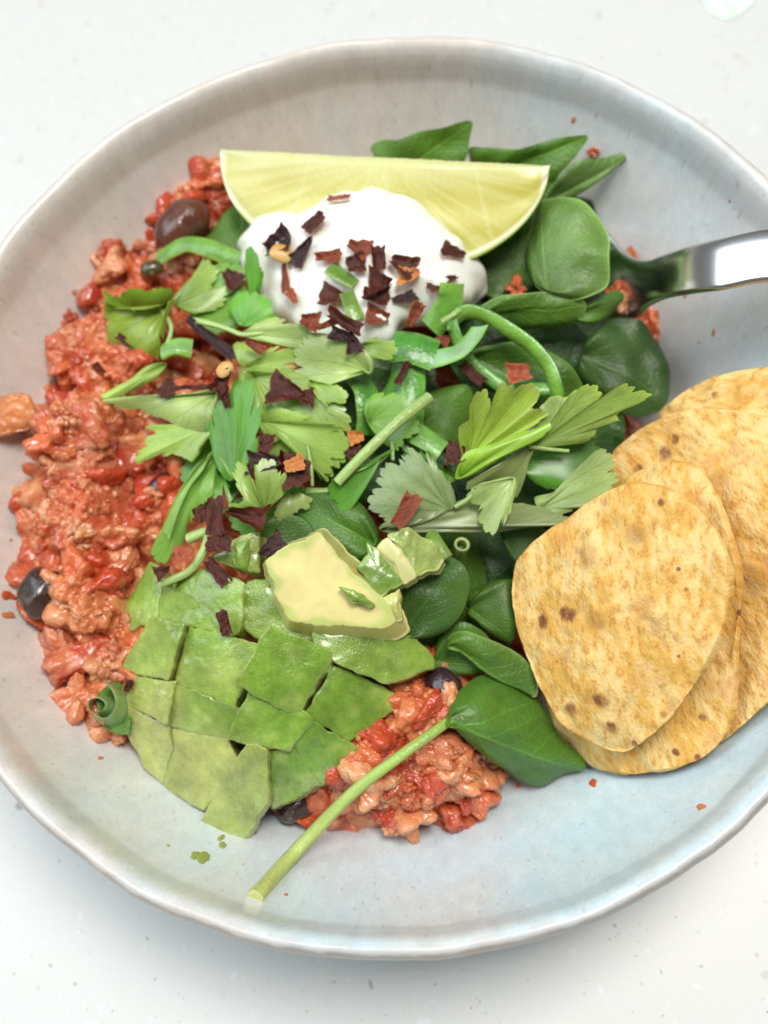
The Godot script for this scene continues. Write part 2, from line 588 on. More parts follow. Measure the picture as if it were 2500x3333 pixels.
func pinnate_veins() -> Array:           # for smooth leaves: u along the midrib, v across
	var S := 512
	var im := Image.create(S, S, false, Image.FORMAT_RGB8)
	var hm := Image.create(S, S, false, Image.FORMAT_RF)
	var f := FastNoiseLite.new()
	f.seed = 44; f.frequency = 1.0; f.fractal_octaves = 3
	for y in S:
		for x in S:
			var u := float(x) / S
			var w := absf(float(y) / S - 0.5)
			var v := smoothstep(0.022 - 0.016 * u, 0.003, w)
			for k in 6:
				var u0 := 0.04 + 0.15 * k + (0.05 if y > S / 2 else 0.0)
				var d := absf(w - 0.75 * (u - u0) + 0.35 * maxf(u - u0, 0.0) ** 2 - 0.008 * f.get_noise_2d(u * 9.0, k * 7.0))
				if u > u0:
					v = maxf(v, 0.55 * smoothstep(0.008, 0.001, d) * smoothstep(0.42, 0.1, w))
			var fine := f.get_noise_2d(u * 22.0, float(y) / S * 22.0)
			var g := 0.66 + 0.08 * fine + 0.34 * v
			im.set_pixel(x, y, Color(g * (0.98 + 0.06 * v), g, g * 0.95).clamp().linear_to_srgb())
			hm.set_pixel(x, y, Color(0.55 + 0.28 * fine - 0.35 * v, 0, 0))
	return [ImageTexture.create_from_image(im), ImageTexture.create_from_image(hm)]

# ------------------------------------------------------------------ bowl
func rim_scale(a: float) -> float:
	return (10.0 - 0.017 * cos(3.0 * a) + 0.011 * sin(3.0 * a)) / 10.06

func bowl_y(r: float) -> float:          # height in cm of the inside at r cm from the middle
	return 0.7 if r < 5.0 else 0.7 + 5.2 * pow((r - 5.0) / 4.9, 2.1)

func make_bowl() -> void:
	var prof := [[9.5, 5.13, 0.055], [9.57, 5.42, 0.048], [9.64, 5.68, 0.04], [9.73, 5.87, 0.03], [9.83, 5.97, 0.02], [9.93, 5.97, 0.01], [10.01, 5.88, 0.004], [10.055, 5.74, 0.003], [10.06, 5.56, 0.006], [10.03, 5.38, 0.02]]
	var rows := []
	for k in 46:
		var r := 9.44 * k / 45.0
		rows.push_front([r, bowl_y(r) + 0.022 * sin(r * 15.0) * smoothstep(5.0, 6.0, r) * smoothstep(9.2, 7.6, r), 1.0 - r / 10.0])
	rows.reverse()
	rows.append_array(prof)
	for q in [[9.95, 5.1, 0.05], [9.68, 4.5, 0.1], [9.2, 3.7, 0.16], [8.6, 2.7, 0.22], [7.8, 1.7, 0.3], [6.6, 0.85, 0.4], [5.3, 0.4, 0.5], [4.85, 0.28, 0.55], [4.75, 0.02, 0.58], [4.6, 0.0, 0.6], [4.3, 0.0, 0.62], [4.2, 0.18, 0.64], [0.0, 0.2, 0.98]]:
		rows.append(q)
	var n := 320
	var mb := MB.new()
	for q in rows:
		for i in n + 1:
			var a := TAU * (i % n) / n
			var d := Vector3(cos(a), 0, sin(a))
			var f := smoothstep(4.0, 9.5, q[0])
			var wob := 0.02 * nz.get_noise_2d(cos(a) * 3.0, sin(a) * 3.0) + 0.012 * nz.get_noise_2d(cos(a) * 13.0 + 9.0, sin(a) * 13.0)
			var facet := 0.035 * absf(sin(a * 11.0)) * smoothstep(0.2, 0.9, sin(a))
			var r: float = q[0] * lerpf(1.0, rim_scale(a), f) + f * (wob - facet)
			var y: float = q[1] + f * f * (0.07 * nz.get_noise_2d(cos(a) * 3.0 + 30.0, sin(a) * 3.0)) + 0.008 * nz.get_noise_3d(d.x * r * 1.2, q[1] * 2.0, d.z * r * 1.2)
			mb.add(V(d.x * r, maxf(y, 0.0), d.z * r), Vector2(float(i) / n, q[2]))
	for j in rows.size() - 1:
		mb.strip(j * (n + 1), (j + 1) * (n + 1), n + 1, false)
	var t := thing("bowl", "handmade pale grey-blue glazed stoneware bowl holding the whole meal", "bowl", Vector3.ZERO)
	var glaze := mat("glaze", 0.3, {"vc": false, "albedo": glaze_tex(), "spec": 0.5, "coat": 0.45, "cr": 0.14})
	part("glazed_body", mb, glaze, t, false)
	# specks of sauce and of avocado on the inside wall
	var specks := [[V(6.42,5.84,-7.43), 0.12, 0], [V(6.56,5.40,-7.05), 0.11, 1], [V(6.61,5.28,-6.92), 0.07, 1], [V(6.71,5.38,-6.89), 0.05, 1], [V(6.01,4.76,-7.10), 0.05, 1], [V(6.48,5.06,-6.90), 0.05, 1], [V(6.35,4.28,-6.48), 0.13, 1], [V(8.76,5.36,-3.92), 0.11, 1], [V(8.63,5.08,-3.88), 0.09, 1], [V(8.75,5.16,-3.74), 0.05, 1], [V(8.55,5.20,-4.22), 0.04, 1], [V(7.58,2.62,-2.65), 0.15, 1], [V(8.00,2.92,-1.94), 0.14, 1], [V(7.69,2.50,-1.90), 0.06, 1], [V(8.71,4.06,-1.97), 0.08, 1], [V(7.63,2.86,-2.98), 0.06, 1], [V(-8.60,3.48,-0.20), 0.16, 1], [V(-8.78,3.82,0.55), 0.13, 0], [V(-8.79,3.90,1.02), 0.1, 1], [V(-6.23,3.98,-6.36), 0.06, 1], [V(-8.62,3.60,-0.81), 0.05, 1], [V(2.50,2.20,7.26), 0.12, 0], [V(4.04,4.74,8.38), 0.1, 1], [V(-1.24,1.58,6.99), 0.05, 1], [V(-4.04,4.24,8.07), 0.06, 1], [V(6.63,5.18,-6.84), 0.06, 1], [V(6.21,4.46,-6.73), 0.04, 1], [V(8.82,5.44,-3.90), 0.07, 1], [V(8.68,5.00,-3.70), 0.05, 1], [V(7.46,2.46,-2.62), 0.06, 1], [V(8.12,3.12,-2.07), 0.05, 1], [V(-8.40,3.20,-0.56), 0.05, 1], [V(-8.60,3.48,0.09), 0.05, 1], [V(0.50,1.54,7.03), 0.06, 1], [V(-0.27,1.74,7.26), 0.05, 1], [V(-1.78,1.90,7.20), 0.07, 0], [V(0.97,1.42,6.82), 0.05, 1], [V(-7.40,3.54,4.45), 0.05, 1], [V(-8.06,2.92,1.65), 0.06, 1], [V(-3.20,5.80,-9.28), 0.035, 3], [V(0.46,5.00,9.41), 0.03, 3], [V(2.88,3.56,8.15), 0.03, 3], [V(-5.56,4.02,6.96), 0.16, 2], [V(-5.69,4.08,6.91), 0.09, 2], [V(-5.22,3.38,6.75), 0.1, 2], [V(-5.28,3.24,6.59), 0.07, 2], [V(-6.15,4.22,6.61), 0.04, 2]]
	var inks := [lin(0.52, 0.09, 0.025), lin(0.56, 0.2, 0.08), lin(0.28, 0.33, 0.07), lin(0.12, 0.09, 0.06)]
	var wet := []
	for k in 4:
		wet.append(mat("splash %d" % k, 0.25, {"vc": false, "color": inks[k]}))
	for s in specks:
		var at: Vector3 = s[0]
		var r := Vector2(at.x, at.z).length() * 100.0
		var slope := (bowl_y(r + 0.05) - bowl_y(r - 0.05)) / 0.1
		var nor := Vector3(-at.x / r * 100.0 * slope, 1.0, -at.z / r * 100.0 * slope).normalized()
		var b := MB.new()
		blob(b, at + nor * 0.0002, flat_basis(nor, Vector3(at.x, 0, at.z)), Vector3(s[1] * rng.randf_range(0.8, 1.6), 0.018, s[1] * rng.randf_range(0.6, 1.0)), {"na": 0.5, "nf": 4.0, "seed": V(rng.randf() * 99.0, 0, 0)})
		part("avocado_speck" if s[2] == 2 else "glaze_speck" if s[2] == 3 else "sauce_splash", b, wet[s[2]], t)

# ------------------------------------------------------------------ chilli mince
var bed: Array
var bed2 := PackedVector2Array()
var grain := FastNoiseLite.new()
var grain2 := FastNoiseLite.new()

func bed_y(x: float, z: float) -> float:        # top of the mince in cm, without its grain
	var p := Vector2(x, z)
	var d := 99.0
	for i in bed2.size():
		d = minf(d, p.distance_squared_to(Geometry2D.get_closest_point_to_segment(p, bed2[i], bed2[(i + 1) % bed2.size()])))
	d = sqrt(d)
	if not Geometry2D.is_point_in_polygon(p, bed2): d = -d
	var r := p.length()
	var top := 3.15 - 0.07 * (x + 2.0) - 0.05 * maxf(z - 3.0, 0.0)
	top += 1.0 * exp(-((x + 6.7) ** 2 + (z + 3.2) ** 2) / 3.2) + 0.4 * exp(-((x + 6.9) ** 2 + (z - 0.6) ** 2) / 3.0) - 0.5 * exp(-((x + 5.2) ** 2 + (z + 1.2) ** 2) / 1.2)
	top += 0.4 * exp(-((x + 1.0) ** 2 + (z - 5.8) ** 2) / 2.0)
	top += 0.35 * nz.get_noise_2d(x * 0.55 + 7.0, z * 0.55)
	top -= 1.5 * smoothstep(-2.2, 0.0, x) * smoothstep(5.0, 3.6, z)
	var wall := bowl_y(r)
	if d < 0.0:
		return wall - 0.12 + 1.2 * d
	var k := 1.0 - exp(-d / 0.55)
	return lerpf(wall - 0.1, maxf(top, wall + 0.25), k)

var coarse := {}

func coarse_y(x: float, z: float) -> float:      # bed_y read from a coarse table
	var fx := (x + 10.0) / 0.23
	var fz := (z + 10.0) / 0.23
	var ci := int(fx)
	var cj := int(fz)
	var a := lerpf(coarse[ci * 100 + cj], coarse[(ci + 1) * 100 + cj], fx - ci)
	return lerpf(a, lerpf(coarse[ci * 100 + cj + 1], coarse[(ci + 1) * 100 + cj + 1], fx - ci), fz - cj)

func lumps(x: float, z: float) -> Vector3:       # (height of the clots and grains, tone of the clot, tone of the grain)
	var wx := x + 0.12 * nz.get_noise_2d(x * 1.1, z * 1.1) + 0.04 * nz.get_noise_2d(x * 4.0, z * 4.0)
	var wz := z + 0.12 * nz.get_noise_2d(x * 1.1 + 50.0, z * 1.1) + 0.04 * nz.get_noise_2d(x * 4.0 + 50.0, z * 4.0)
	var big := clampf(grain.get_noise_2d(wx * 0.58, wz * 0.58) + 1.0, 0.0, 1.0)
	var mid := clampf(grain.get_noise_2d(wx * 1.7 + 20.0, wz * 1.7) + 1.0, 0.0, 1.0)
	var fin := clampf(grain.get_noise_2d(wx * 4.2, wz * 4.2 + 40.0) + 1.0, 0.0, 1.0)
	var h := 1.9 * (0.48 - big * big * 1.6) + 0.34 * (0.4 - mid * mid * 1.5) + 0.07 * (0.4 - fin * fin * 1.5)
	return Vector3(h, grain2.get_noise_2d(wx * 1.7 + 20.0, wz * 1.7), grain2.get_noise_2d(wx * 4.2, wz * 4.2 + 40.0))

func clot(mb: MB, k: int, col: Color, col2: Color) -> void:
	var n := 60
	var m := 40
	for j in m + 1:
		var th := PI * j / m
		for i in n:
			var ph := TAU * i / n
			var d := Vector3(sin(th) * cos(ph), cos(th) * 0.8, sin(th) * sin(ph) * 0.85)
			var g := clampf(grain.get_noise_3d(d.x * 4.2 + k * 9.0, d.y * 4.2, d.z * 4.2) + 1.0, 0.0, 1.0)
			var s := 0.8 + 0.6 * nz.get_noise_3d(d.x * 0.9 + k * 5.0, d.y * 0.9, d.z * 0.9) + 0.26 * (0.4 - g * g * 1.7) + 0.05 * nz.get_noise_3d(d.x * 7.0, d.y * 7.0, d.z * 7.0 + k)
			mb.add(d * 0.01 * s, Vector2(), col.lerp(col2, clampf(0.5 + 0.6 * grain2.get_noise_3d(d.x * 3.0 + k * 9.0, d.y * 3.0, d.z * 3.0), 0.0, 1.0)))
	for j in m:
		mb.strip(j * n, (j + 1) * n, n, true)

func make_mince() -> void:
	bed = [V(-8.40,3.22,0.88),V(-8.16,3.04,-1.64),V(-7.80,3.18,-3.14),V(-7.16,3.48,-4.78),V(-6.57,3.64,-5.72),V(-5.89,3.62,-6.37),V(-5.33,4.10,-7.21),V(-4.67,4.02,-7.60),V(-4.01,3.80,-7.81),V(-2.82,4.02,-8.46),V(-2.04,3.82,-8.57),V(0.04,2.78,-8.14),V(3.35,2.52,-7.21),V(5.84,2.76,-5.64),V(6.61,2.56,-4.48),V(6.84,1.94,-2.95),V(6.48,1.22,-1.50),V(4.49,0.68,1.46),V(2.32,0.68,4.37),V(0.83,1.00,6.21),V(0.12,1.44,6.92),V(-1.08,1.78,7.22),V(-2.34,1.82,6.96),V(-3.47,1.90,6.55),V(-4.55,1.74,5.66),V(-5.53,1.84,4.87),V(-6.55,2.52,4.51),V(-7.22,2.88,3.89),V(-7.72,2.90,2.84),V(-7.93,2.86,2.04),V(-7.83,2.56,1.45),V(-8.29,3.10,1.09)]
	for p in bed: bed2.append(Vector2(p.x, p.z) * 100.0)
	grain.seed = 3; grain.noise_type = FastNoiseLite.TYPE_CELLULAR; grain.frequency = 1.0
	grain.cellular_return_type = FastNoiseLite.RETURN_DISTANCE
	grain2.seed = 3; grain2.noise_type = FastNoiseLite.TYPE_CELLULAR; grain2.frequency = 1.0
	grain2.cellular_return_type = FastNoiseLite.RETURN_CELL_VALUE
	var pal := [Color(0.47, 0.046, 0.016), Color(0.62, 0.112, 0.035), Color(0.68, 0.195, 0.07), Color(0.76, 0.36, 0.18), Color(0.48, 0.03, 0.02), Color(0.2, 0.035, 0.012)]
	var t := thing("chili_mince", "orange-red mince and tomato chilli filling the left side of the bowl", "chilli mince", V(-2, 1, 0))
	var step := 0.05
	var x0 := -10.0
	var z0 := -10.0
	var nx := int(18.0 / step)
	var mb := MB.new()
	var id := {}
	for i in 82:
		for j in 82:
			coarse[i * 100 + j] = bed_y(x0 + i * 0.23, z0 + j * 0.23)
	for i in nx:
		for j in nx:
			var x := x0 + i * step
			var z := z0 + j * step
			var r := Vector2(x, z).length()
			if r > 9.9: continue
			if coarse_y(x, z) < bowl_y(r) - 0.4: continue
			var s := lumps(x, z)
			var q := clampf(1.45 + 1.0 * s.y + 0.8 * s.z + 0.9 * nz.get_noise_2d(x * 0.5, z * 0.5 + 20.0), 0.0, 2.99)
			var col := (pal[int(q)] as Color).lerp(pal[int(q) + 1], q - int(q))
			if s.z > 0.75 and s.y < 0.0: col = pal[4]
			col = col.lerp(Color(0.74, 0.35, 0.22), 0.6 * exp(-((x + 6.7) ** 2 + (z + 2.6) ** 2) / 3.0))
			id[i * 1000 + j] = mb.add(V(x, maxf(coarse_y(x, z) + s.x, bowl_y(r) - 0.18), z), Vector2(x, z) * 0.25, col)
	for i in nx - 1:
		for j in nx - 1:
			var a: int = id.get(i * 1000 + j, -1)
			var b: int = id.get((i + 1) * 1000 + j, -1)
			var c: int = id.get((i + 1) * 1000 + j + 1, -1)
			var d: int = id.get(i * 1000 + j + 1, -1)
			if a >= 0 and b >= 0 and c >= 0 and d >= 0:
				mb.quad(a, d, c, b)
	var sauce := mat("mince", 0.32, {"bump": noise_tex(512, 0.03, FastNoiseLite.TYPE_CELLULAR, 1, 6, [Color.WHITE, Color(0.6, 0.6, 0.6), Color.BLACK], [0.0, 0.45, 1.0]), "bs": 0.035, "tri": 1.9, "coat": 0.65, "cr": 0.12, "sss": 0.2})
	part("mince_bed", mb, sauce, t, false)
	# loose crumbs lying on it, each a clot of small grains
	var shapes := []
	for k in 28:
		var b := MB.new()
		var p: float = rng.randf()
		var col: Color = pal[1] if p < 0.3 else pal[2] if p < 0.64 else pal[3] if p < 0.84 else pal[0]
		clot(b, k, col, col.lerp(pal[1 + rng.randi() % 3], 0.7))
		shapes.append(b.mesh(true, Vector3.ZERO))
	var patches := [
		[[V(-8.32,3.00,0.68),V(-8.04,3.00,-2.21),V(-6.93,3.60,-4.65),V(-5.26,3.40,-7.90),V(-4.23,3.40,-7.87),V(-1.91,3.00,-8.84),V(-1.89,3.00,-7.73),V(-2.46,3.00,-6.02),V(-2.76,3.30,-4.15),V(-3.45,3.30,-2.86),V(-4.26,3.00,-1.78),V(-5.49,3.00,-0.37),V(-5.91,3.00,1.51),V(-6.58,2.80,2.05),V(-7.86,2.40,1.30)], 220, 1000],
		[[V(-7.91,2.40,1.61),V(-6.34,2.60,1.52),V(-6.84,2.40,3.59),V(-6.65,2.20,4.64),V(-7.47,2.20,3.93),V(-8.07,2.00,2.57)], 26, 120],
		[[V(-3.07,2.40,5.95),V(-1.88,2.60,5.27),V(-0.64,2.80,4.39),V(0.22,2.60,5.39),V(0.51,2.20,6.21),V(0.01,1.80,6.94),V(-1.35,1.70,7.04),V(-2.86,1.80,6.54)], 64, 360],
	]
	var gm := MB.new()
	for pa in patches:
		var poly := PackedVector2Array()
		var lo := Vector2(INF, INF)
		var hi := -lo
		for p in pa[0]:
			var q := Vector2(p.x, p.z) * 100.0
			poly.append(q); lo = lo.min(q); hi = hi.max(q)
		var made := 0
		while made < pa[1] + pa[2]:
			var q := Vector2(rng.randf_range(lo.x, hi.x), rng.randf_range(lo.y, hi.y))
			if not Geometry2D.is_point_in_polygon(q, poly): continue
			if not Geometry2D.is_point_in_polygon(q, bed2): continue
			var s := lumps(q.x, q.y)
			if s.x < 0.0 and rng.randf() < 0.85: continue
			made += 1
			var floor_y := bowl_y(q.length())
			var y := maxf(coarse_y(q.x, q.y) + s.x, floor_y)
			if made <= pa[1]:
				var size := rng.randf_range(0.2, 0.4) if rng.randf() < 0.45 else rng.randf_range(0.42, 0.78)
				crumb(t, shapes[rng.randi() % shapes.size()], sauce, V(q.x, maxf(y - size * rng.randf_range(0.25, 0.65), floor_y + size * 0.8), q.y), size)
			else:
				var size := rng.randf_range(0.05, 0.1)
				var k := clampf(1.7 + 0.8 * s.y + rng.randf_range(-0.9, 1.1), 0.0, 2.99)
				var tint := (pal[int(k)] as Color).lerp(pal[int(k) + 1], k - int(k))
				blob(gm, V(q.x, y + size * rng.randf_range(-0.5, 0.2), q.y), Basis.from_euler(Vector3(rng.randf() * 6.0, rng.randf() * 6.0, 0)), Vector3(size, size * 0.8, size * 0.9), {"n": 9, "m": 7, "na": 0.35, "nf": 4.0, "col": tint, "seed": V(rng.randf() * 90.0, 0, 0)})
	var grains := part("mince_grains", gm, sauce, t)
	grains.set_meta("kind", "stuff")
	for c in [[V(6.43,3.20,-6.04), 0.3], [V(6.51,3.20,-5.82), 0.28], [V(6.59,3.10,-5.67), 0.24], [V(6.31,3.20,-6.31), 0.2], [V(6.26,3.00,-3.15), 0.42], [V(6.46,2.90,-3.03), 0.36], [V(6.16,2.90,-2.95), 0.3], [V(6.04,3.10,-3.35), 0.3], [V(3.73,4.00,-3.63), 0.3], [V(6.32,4.32,-6.43), 0.17], [V(-2.80,4.12,-8.41), 0.16], [V(-6.46,3.84,-5.82), 0.2], [V(-0.16,3.20,3.98), 0.3], [V(0.02,3.10,4.26), 0.28], [V(3.74,4.10,2.01), 0.28]]:
		crumb(t, shapes[int(c[1] * 100.0) % 7], sauce, c[0], c[1])
	# a wet strip of onion that sticks out to the left, and tomato pieces
	var tom := mat("tomato", 0.2, {"sss": 0.3, "coat": 0.6})
	for c in [[V(-6.54,3.60,-2.15), V(-5.39,3.50,-2.06), 1.0], [V(-6.99,3.20,-1.04), V(-7.65,3.20,-1.33), 0.55], [V(-7.44,2.50,2.62), V(-7.85,2.40,2.28), 0.5], [V(-0.42,2.30,6.71), V(-0.09,2.30,6.57), 0.6], [V(-6.86,4.20,-3.73), V(-6.53,4.20,-3.06), 0.6], [V(-5.63,3.90,-6.39), V(-6.05,3.80,-6.05), 0.6], [V(-0.42,3.20,4.83), V(-0.31,3.30,4.73), 0.3]]:
		var b := MB.new()
		var a0: Vector3 = c[0]
		var a1: Vector3 = c[1]
		blob(b, (a0 + a1) / 2.0 + V(0, 0.05, 0), flat_basis(Vector3(0.1, 1, 0.1), a1 - a0), Vector3(a0.distance_to(a1) * 62.0, 0.2, c[2] * 0.42), {"na": 0.35, "nf": 1.2, "n": 24, "m": 14, "col": Color(0.40, 0.035, 0.02), "col2": Color(0.5, 0.1, 0.04)})
		part("tomato_piece", b, tom, t)

func crumb(t: Node3D, m: ArrayMesh, mt: Material, at: Vector3, s: float) -> void:
	var o := MeshInstance3D.new()
	o.mesh = m
	o.material_override = mt
	o.name = "mince_crumb"
	o.transform = Transform3D(Basis.from_euler(Vector3(rng.randf() * 6.0, rng.randf() * 6.0, rng.randf() * 6.0)).scaled(Vector3(s, s, s) ), at - t.position)
	t.add_child(o, true)

# ------------------------------------------------------------------ leaves and greens
func leaf(called: String, label: String, outline: Array, base: Vector3, o := {}, stalk := []) -> void:
	var herb := called == "cilantro_leaf"
	var mb := MB.new()
	if herb:
		o.merge({"teeth": 0.085, "polar": true, "n": 288, "m": 10, "und": 0.13, "uf": 0.38, "bulge": 0.08})
	else:
		o.merge({"n": 84, "m": 12, "und": 0.12, "bulge": 0.12, "lip": 0.02})
	sheet(mb, outline, base, o)
	var low := INF
	for p in mb.v: low = minf(low, p.y)
	var t := thing(called, label, "cilantro leaf" if herb else "spinach leaf", Vector3(base.x, low, base.z), "torn cilantro leaves over the greens" if herb else "baby spinach leaves under the toppings")
	part("blade", mb, M["herb"] if herb else M["spinach"], t, false)
	if stalk.size():
		var s := MB.new()
		tube(s, stalk[0], stalk[1], stalk[2], {"c0": stalk[3], "c1": stalk[4], "groove": 0.14, "flat": 0.8, "end0": Color(0.5, 0.52, 0.2)})
		part("stalk", s, M["stalk"], t)

func strip(label: String, path: Array, w: float, th: float, r0: float, r1: float, o := {}) -> void:
	var mb := MB.new()
	ribbon(mb, path, w, th, r0, r1, o)
	solo("green_onion_slice", mb, M["onion"], label, "green onion", "sliced green onion among the leaves")

# ------------------------------------------------------------------ chilli flakes
func flake(label: String, ends: Array, w: float, tone := 0, curl := 0.25, tilt := 0.0) -> void:
	var mb := MB.new()
	var A: Vector3 = ends[0]
	var B: Vector3 = ends[1]
	var ax := (B - A).normalized()
	var s0 := ax.cross(Vector3.UP).normalized()
	var up := s0.cross(ax)
	var side := s0 * cos(tilt) + up * sin(tilt)
	var nor := up * cos(tilt) - s0 * sin(tilt)
	var tones := [[Color(0.05, 0.011, 0.007), Color(0.1, 0.022, 0.01)], [Color(0.15, 0.03, 0.013), Color(0.26, 0.06, 0.022)], [Color(0.42, 0.13, 0.035), Color(0.6, 0.24, 0.06)], [Color(0.025, 0.012, 0.014), Color(0.055, 0.022, 0.022)], [Color(0.3, 0.055, 0.02), Color(0.4, 0.11, 0.05)]]
	var c0: Color = tones[tone][0]
	var c1: Color = tones[tone][1]
	var n := 15
	var m := 10
	var ph := rng.randf() * 50.0
	var L := A.distance_to(B)
	var tri := rng.randf_range(-0.75, 0.75)
	for face in 2:
		for i in n:
			var a := float(i) / (n - 1)
			for j in m:
				var b := float(j) / (m - 1) - 0.5
				var ww := w * 0.0095 * (1.0 + tri * (a - 0.5) * 2.0) * (1.0 + 0.13 * nz.get_noise_2d(a * 3.0 + ph, signf(b) * 9.0))
				var ll := 1.0 + 0.16 * nz.get_noise_2d(b * 2.2, ph + (3.0 if a > 0.5 else 0.0))
				var p := A + (B - A) * (0.5 + (a - 0.5) * ll) + side * b * ww
				p += nor * (w * 0.01 * curl * (4.0 * b * b - 0.4) + L * 0.18 * curl * (4.0 * (a - 0.5) ** 2) + 0.0004 * nz.get_noise_3d(a * 4.0, b * 6.0, ph) + 0.00012 * sin(b * 40.0 + ph))
				var edge := maxf(absf(b) * 2.0, absf(a - 0.5) * 2.0)
				p += nor * (0.00016 if face == 0 else -0.00016) * (1.0 - smoothstep(0.85, 1.0, edge))
				var k := clampf(0.5 + 0.8 * nz.get_noise_3d(a * 2.5, b * 16.0, ph), 0.0, 1.0)
				var col := c0.lerp(c1, k).lerp(c1 * 1.5, 0.5 * smoothstep(0.82, 1.0, edge))
				mb.add(p, Vector2(a, b), col)
		for i in n - 1:
			for j in m - 1:
				var q := face * n * m + i * m + j
				if face == 0: mb.quad(q, q + 1, q + m + 1, q + m)
				else: mb.quad(q, q + m, q + m + 1, q + 1)
	solo("chili_flake", mb, M["flake"], label, "chilli flake", "dried chilli flakes scattered on top")

func chili_seed(label: String, at: Vector3, along: Vector3, a: float) -> void:
	var mb := MB.new()
	blob(mb, at, flat_basis(Vector3(0.15, 1, 0.3), along), Vector3(a, a * 0.3, a * 0.8), {"n": 24, "m": 14, "na": 0.18, "nf": 1.5, "col": Color(0.62, 0.3, 0.07), "col2": Color(0.72, 0.46, 0.16)})
	solo("chili_seed", mb, M["seed"], label, "chilli seed", "chilli seeds")

func bean(label: String, a: Vector3, b: Vector3, w: float, c0: Color, c1: Color) -> void:
	var mb := MB.new()
	blob(mb, (a + b) / 2.0, flat_basis(Vector3(0.1, 1, 0.25), b - a), Vector3(a.distance_to(b) * 50.0, w * 0.42, w * 0.5), {"n": 32, "m": 20, "na": 0.14, "nf": 0.8, "col": c0, "col2": c1, "dent": 0.22})
	var t := thing("bean", label, "bean", (a + b) / 2.0, "beans in the chilli")
	part("bean_skin", mb, M["bean"], t)
	var k := MB.new()
	blob(k, (a + b) / 2.0 + (b - a).cross(Vector3.UP).normalized() * w * 0.0036 + V(0, w * 0.1, 0), flat_basis(Vector3(0.1, 1, 0.25), b - a), Vector3(w * 0.16, 0.05, 0.05), {"col": c1 * 1.6})
	part("bean_eye", k, M["bean"], t)

# ------------------------------------------------------------------ lime, cream, avocado, chips, spoon
func make_lime() -> void:
	var A: Vector3 = V(-2.04,5.75,-7.97)
	var B: Vector3 = V(4.95,5.75,-5.45)
	var low: Vector3 = V(1.07,4.75,-4.34)
	var mid := (A + B) / 2.0
	var ax := (B - A).normalized()
	var half := A.distance_to(B) / 2.0
	var d1 := low - mid
	d1 -= ax * d1.dot(ax)
	var R := d1.length()
	d1 = d1 / R
	var nor := ax.cross(d1)
	if nor.y < 0.0: nor = -nor
	var d2 := (d1 * cos(deg_to_rad(62)) - nor * sin(deg_to_rad(62)))
	var t := thing("lime_wedge", "pale juicy lime wedge lying across the back of the bowl", "lime wedge", mid - V(0, 2, 0))
	var ns := 150
	var nr := 46
	for face in 2:
		var d := d1 if face == 0 else d2
		var out := nor if face == 0 else -(d1 * sin(deg_to_rad(62)) + nor * cos(deg_to_rad(62))) * -1.0
		var mb := MB.new()
		for j in nr + 1:
			var f := float(j) / nr
			for i in ns + 1:
				var s := -1.0 + 2.0 * i / ns
				var prof := pow(maxf(1.0 - pow(absf(s), 2.15), 0.0), 0.5)
				var jag := 0.006 * nz.get_noise_1d(i * 2.3) * (1.0 - f)
				var p := mid + ax * (s * half) + d * (R * prof * (f + jag)) + d * 0.0002
				var ang := atan2(f * prof, s)
				var pulp := nz.get_noise_2d(ang * 34.0, f * prof * 2.4 + face * 9.0) + 0.5 * nz.get_noise_2d(ang * 80.0, f * 5.0)
				p += nor * (0.0003 * nz.get_noise_2d(s * 2.0, f * 2.0)) * smoothstep(0.0, 0.05, prof)
				p -= nor * 0.0012 * (1.0 - smoothstep(0.0, 0.06, f)) 
				var col := Color(0.50, 0.455, 0.085).lerp(Color(0.69, 0.655, 0.28), clampf(0.4 + 0.32 * nz.get_noise_2d(ang * 13.0, f * prof * 1.6 + face * 9.0) + 0.25 * pulp - 0.4 * s, 0.0, 1.0))
				col = col.lerp(Color(0.72, 0.72, 0.38), 0.6 * smoothstep(0.35, 0.0, f) )
				for mline in [-0.42, 0.55]:
					var dl := absf(s - mline - 0.16 * f * signf(mline)) 
					col = col.lerp(Color(0.74, 0.73, 0.44), 0.22 * smoothstep(0.018, 0.003, dl))
				var deep := R * (1.0 - f) * prof * 100.0
				var endd := half * (1.0 - absf(s)) * 100.0
				var e := minf(deep, endd * 0.9 + 0.03)
				col = col.lerp(Color(0.80, 0.74, 0.5), smoothstep(0.22, 0.13, e))
				col = col.lerp(Color(0.30, 0.42, 0.035), smoothstep(0.07, 0.035, e))
				mb.add(p, Vector2(s, f) * 2.0, col)
		for j in nr: mb.strip(j * (ns + 1), (j + 1) * (ns + 1), ns + 1, false)
		part("flesh_face", mb, M["lime_flesh"], t, false)
	var mb2 := MB.new()
	var nk := 18
	for k in nk + 1:
		var a := deg_to_rad(62) * k / nk
		var d := d1 * cos(a) - nor * sin(a)
		for i in ns + 1:
			var s := -1.0 + 2.0 * i / ns
			var prof := pow(maxf(1.0 - pow(absf(s), 2.15), 0.0), 0.5)
			var p := mid + ax * (s * half) + d * (R * prof * (1.0 + 0.012 * sin(PI * k / nk) + 0.006 * n3(mid + ax * s * half + d * R, 3.0)) + 0.0002)
			var g := Color(0.13, 0.3, 0.02).lerp(Color(0.36, 0.46, 0.04), clampf(0.5 + 0.8 * n3(p, 1.0), 0.0, 1.0))
			mb2.add(p, Vector2(s, a), g)
	for k in nk: mb2.strip(k * (ns + 1), (k + 1) * (ns + 1), ns + 1, false)
	part("rind", mb2, M["rind"], t, false)

